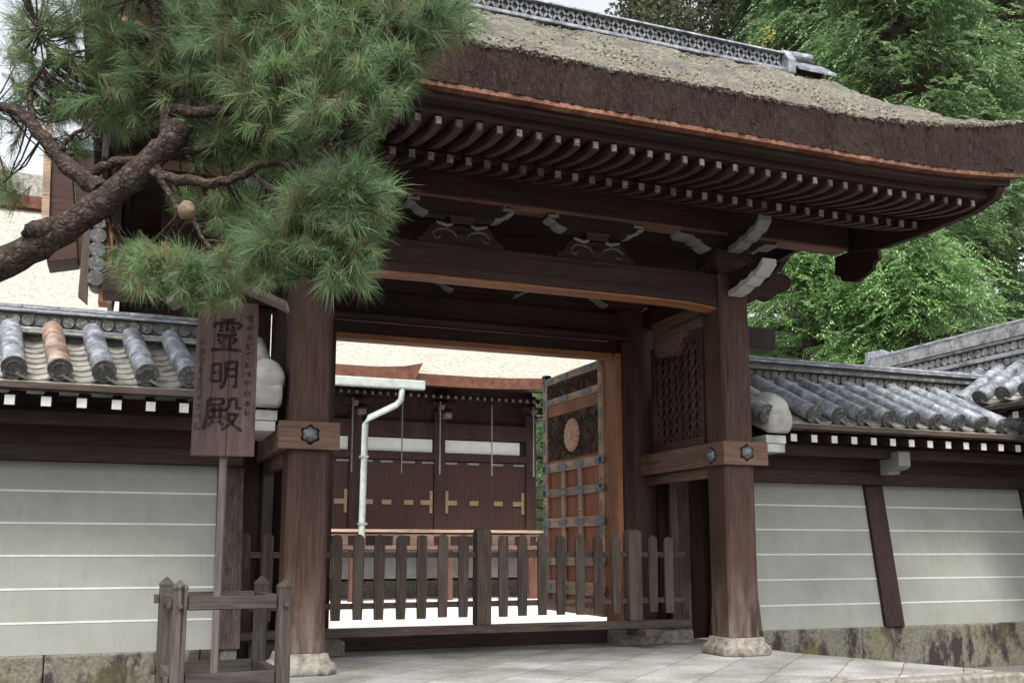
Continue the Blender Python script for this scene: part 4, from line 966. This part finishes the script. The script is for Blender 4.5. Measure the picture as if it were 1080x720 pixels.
def broadleaf(name, label, x, y, h, r, nl, seed, mt, grp=None, base=-.46, ls=.14):
    rnd = random.Random(seed); t = thing(name, label, 'tree', (x,y,base), 0, grp); fo = MB(); bb = MB(); tips = []
    obj('trunk', MB().tube([(0,0,-.2),(.1,.1,h*.3),(-.1,.1,h*.6),(0,0,h*.9)], [.35,.28,.18,.04], 10), M['tbark'], t, local=True, smooth=True)
    for k in range(46):
        a = rnd.uniform(0,6.283); u = rnd.uniform(.3,1); el = rnd.uniform(-.1,1.1); rr = r*rnd.uniform(.5,1)
        c = Vector((rr*math.cos(a)*math.cos(el), rr*math.sin(a)*math.cos(el), h*.62+h*.34*math.sin(el)))
        bb.tube([(0,0,h*(.35+.3*rnd.random())),(c.x*.5,c.y*.5,c.z*.9),tuple(c)], [.08,.05,.015], 5)
        for _ in range(nl//46): leaf(fo, c+Vector((rnd.gauss(0,.62),rnd.gauss(0,.62),rnd.gauss(0,.45))), ls*rnd.uniform(.6,1.2), rnd)
    obj('branches', bb, M['tbark'], t, local=True); obj('crown', fo, M[mt], t, local=True); return t
def atg(px, D_):
    v = at(px, 580, D_); return v.x, v.y
CG = 'cypress trees behind the gate'
for px_, D_, h, r_, npad, sd, mt_, fs_, lab in (
  (985, 24, 19, 4.2, 300, 1, 'hinoki', .5, 'bright green cypress behind the right end of the gate roof'),
  (895, 29, 23, 4.4, 300, 2, 'hinoki', .52, 'tall green cypress rising beside the gate ridge ornament'),
  (1090, 27, 22, 4.4, 280, 3, 'hinoki', .5, 'cypress at the right edge above the corner of the eave'),
  (870, 20, 8.2, 2.4, 110, 4, 'hinoki2', .42, 'low bright cypress between the gate pillar and the tiled corner roof'),
  (985, 18.5, 7.6, 2.5, 110, 5, 'hinoki2', .42, 'light green young cypress above the corner wall ridge'),
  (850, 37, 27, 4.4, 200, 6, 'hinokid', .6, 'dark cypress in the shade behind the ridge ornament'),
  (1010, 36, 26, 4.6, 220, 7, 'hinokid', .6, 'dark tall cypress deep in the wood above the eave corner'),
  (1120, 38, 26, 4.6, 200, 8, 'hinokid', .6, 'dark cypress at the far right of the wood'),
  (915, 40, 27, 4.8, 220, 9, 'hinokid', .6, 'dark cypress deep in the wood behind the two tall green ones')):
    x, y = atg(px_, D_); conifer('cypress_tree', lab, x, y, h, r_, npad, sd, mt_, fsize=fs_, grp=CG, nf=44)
x, y = atg(745, 40); broadleaf('broadleaf_tree', 'grey olive broadleaf tree showing above the gate ridge against the sky', x, y, 29.5, 4.6, 26000, 10, 'olive', ls=.14)
x, y = atg(820, 46); broadleaf('broadleaf_tree', 'olive broadleaf tree behind the ridge ornament', x, y, 34, 5.0, 22000, 12, 'olive')
x, y = atg(590, 46); conifer('cypress_tree', 'green tree seen past the corner of the hall', x, y, 9.5, 3.6, 100, 11, 'hinoki')
ys = thing('yellow_sapling', 'yellow leaved sapling tip showing above the ridge tiles', 'sapling', tuple(atg(808,24))+(-.46,))
rnd = random.Random(3); m = MB(); b0 = at(808,40,24) - Vector(ys.location)
for _ in range(34): leaf(m, b0+Vector((rnd.gauss(0,.13),rnd.gauss(0,.13),rnd.gauss(0,.10))), .06, rnd)
obj('leaves', m, M['yellow'], ys, local=True); obj('stem', MB().tube([(0,0,0),(b0.x*.5,b0.y*.5,b0.z*.5),tuple(b0)], [.06,.04,.012], 6), M['tbark'], ys, local=True)
# wooded slope behind the trees
hl = MB(); vs_ = []; fs = []; nx, ny = 30, 12
for j in range(ny+1):
    for i in range(nx+1):
        u, v = i/nx, j/ny; X, Y = 8+u*70, 32+v*60; vs_.append((X, Y, -.5+min(1,u*3)*v*20+math.sin(X*.5+Y*.3)*.4*min(1,v*4)))
for j in range(ny):
    for i in range(nx): a = j*(nx+1)+i; fs.append((a,a+1,a+nx+2,a+nx+1))
hl.add(vs_, fs); struct(obj('hillside', hl, plain('forest floor', (.012,.018,.009), (.035,.05,.022), 2, .95, .1, .8, .1)))
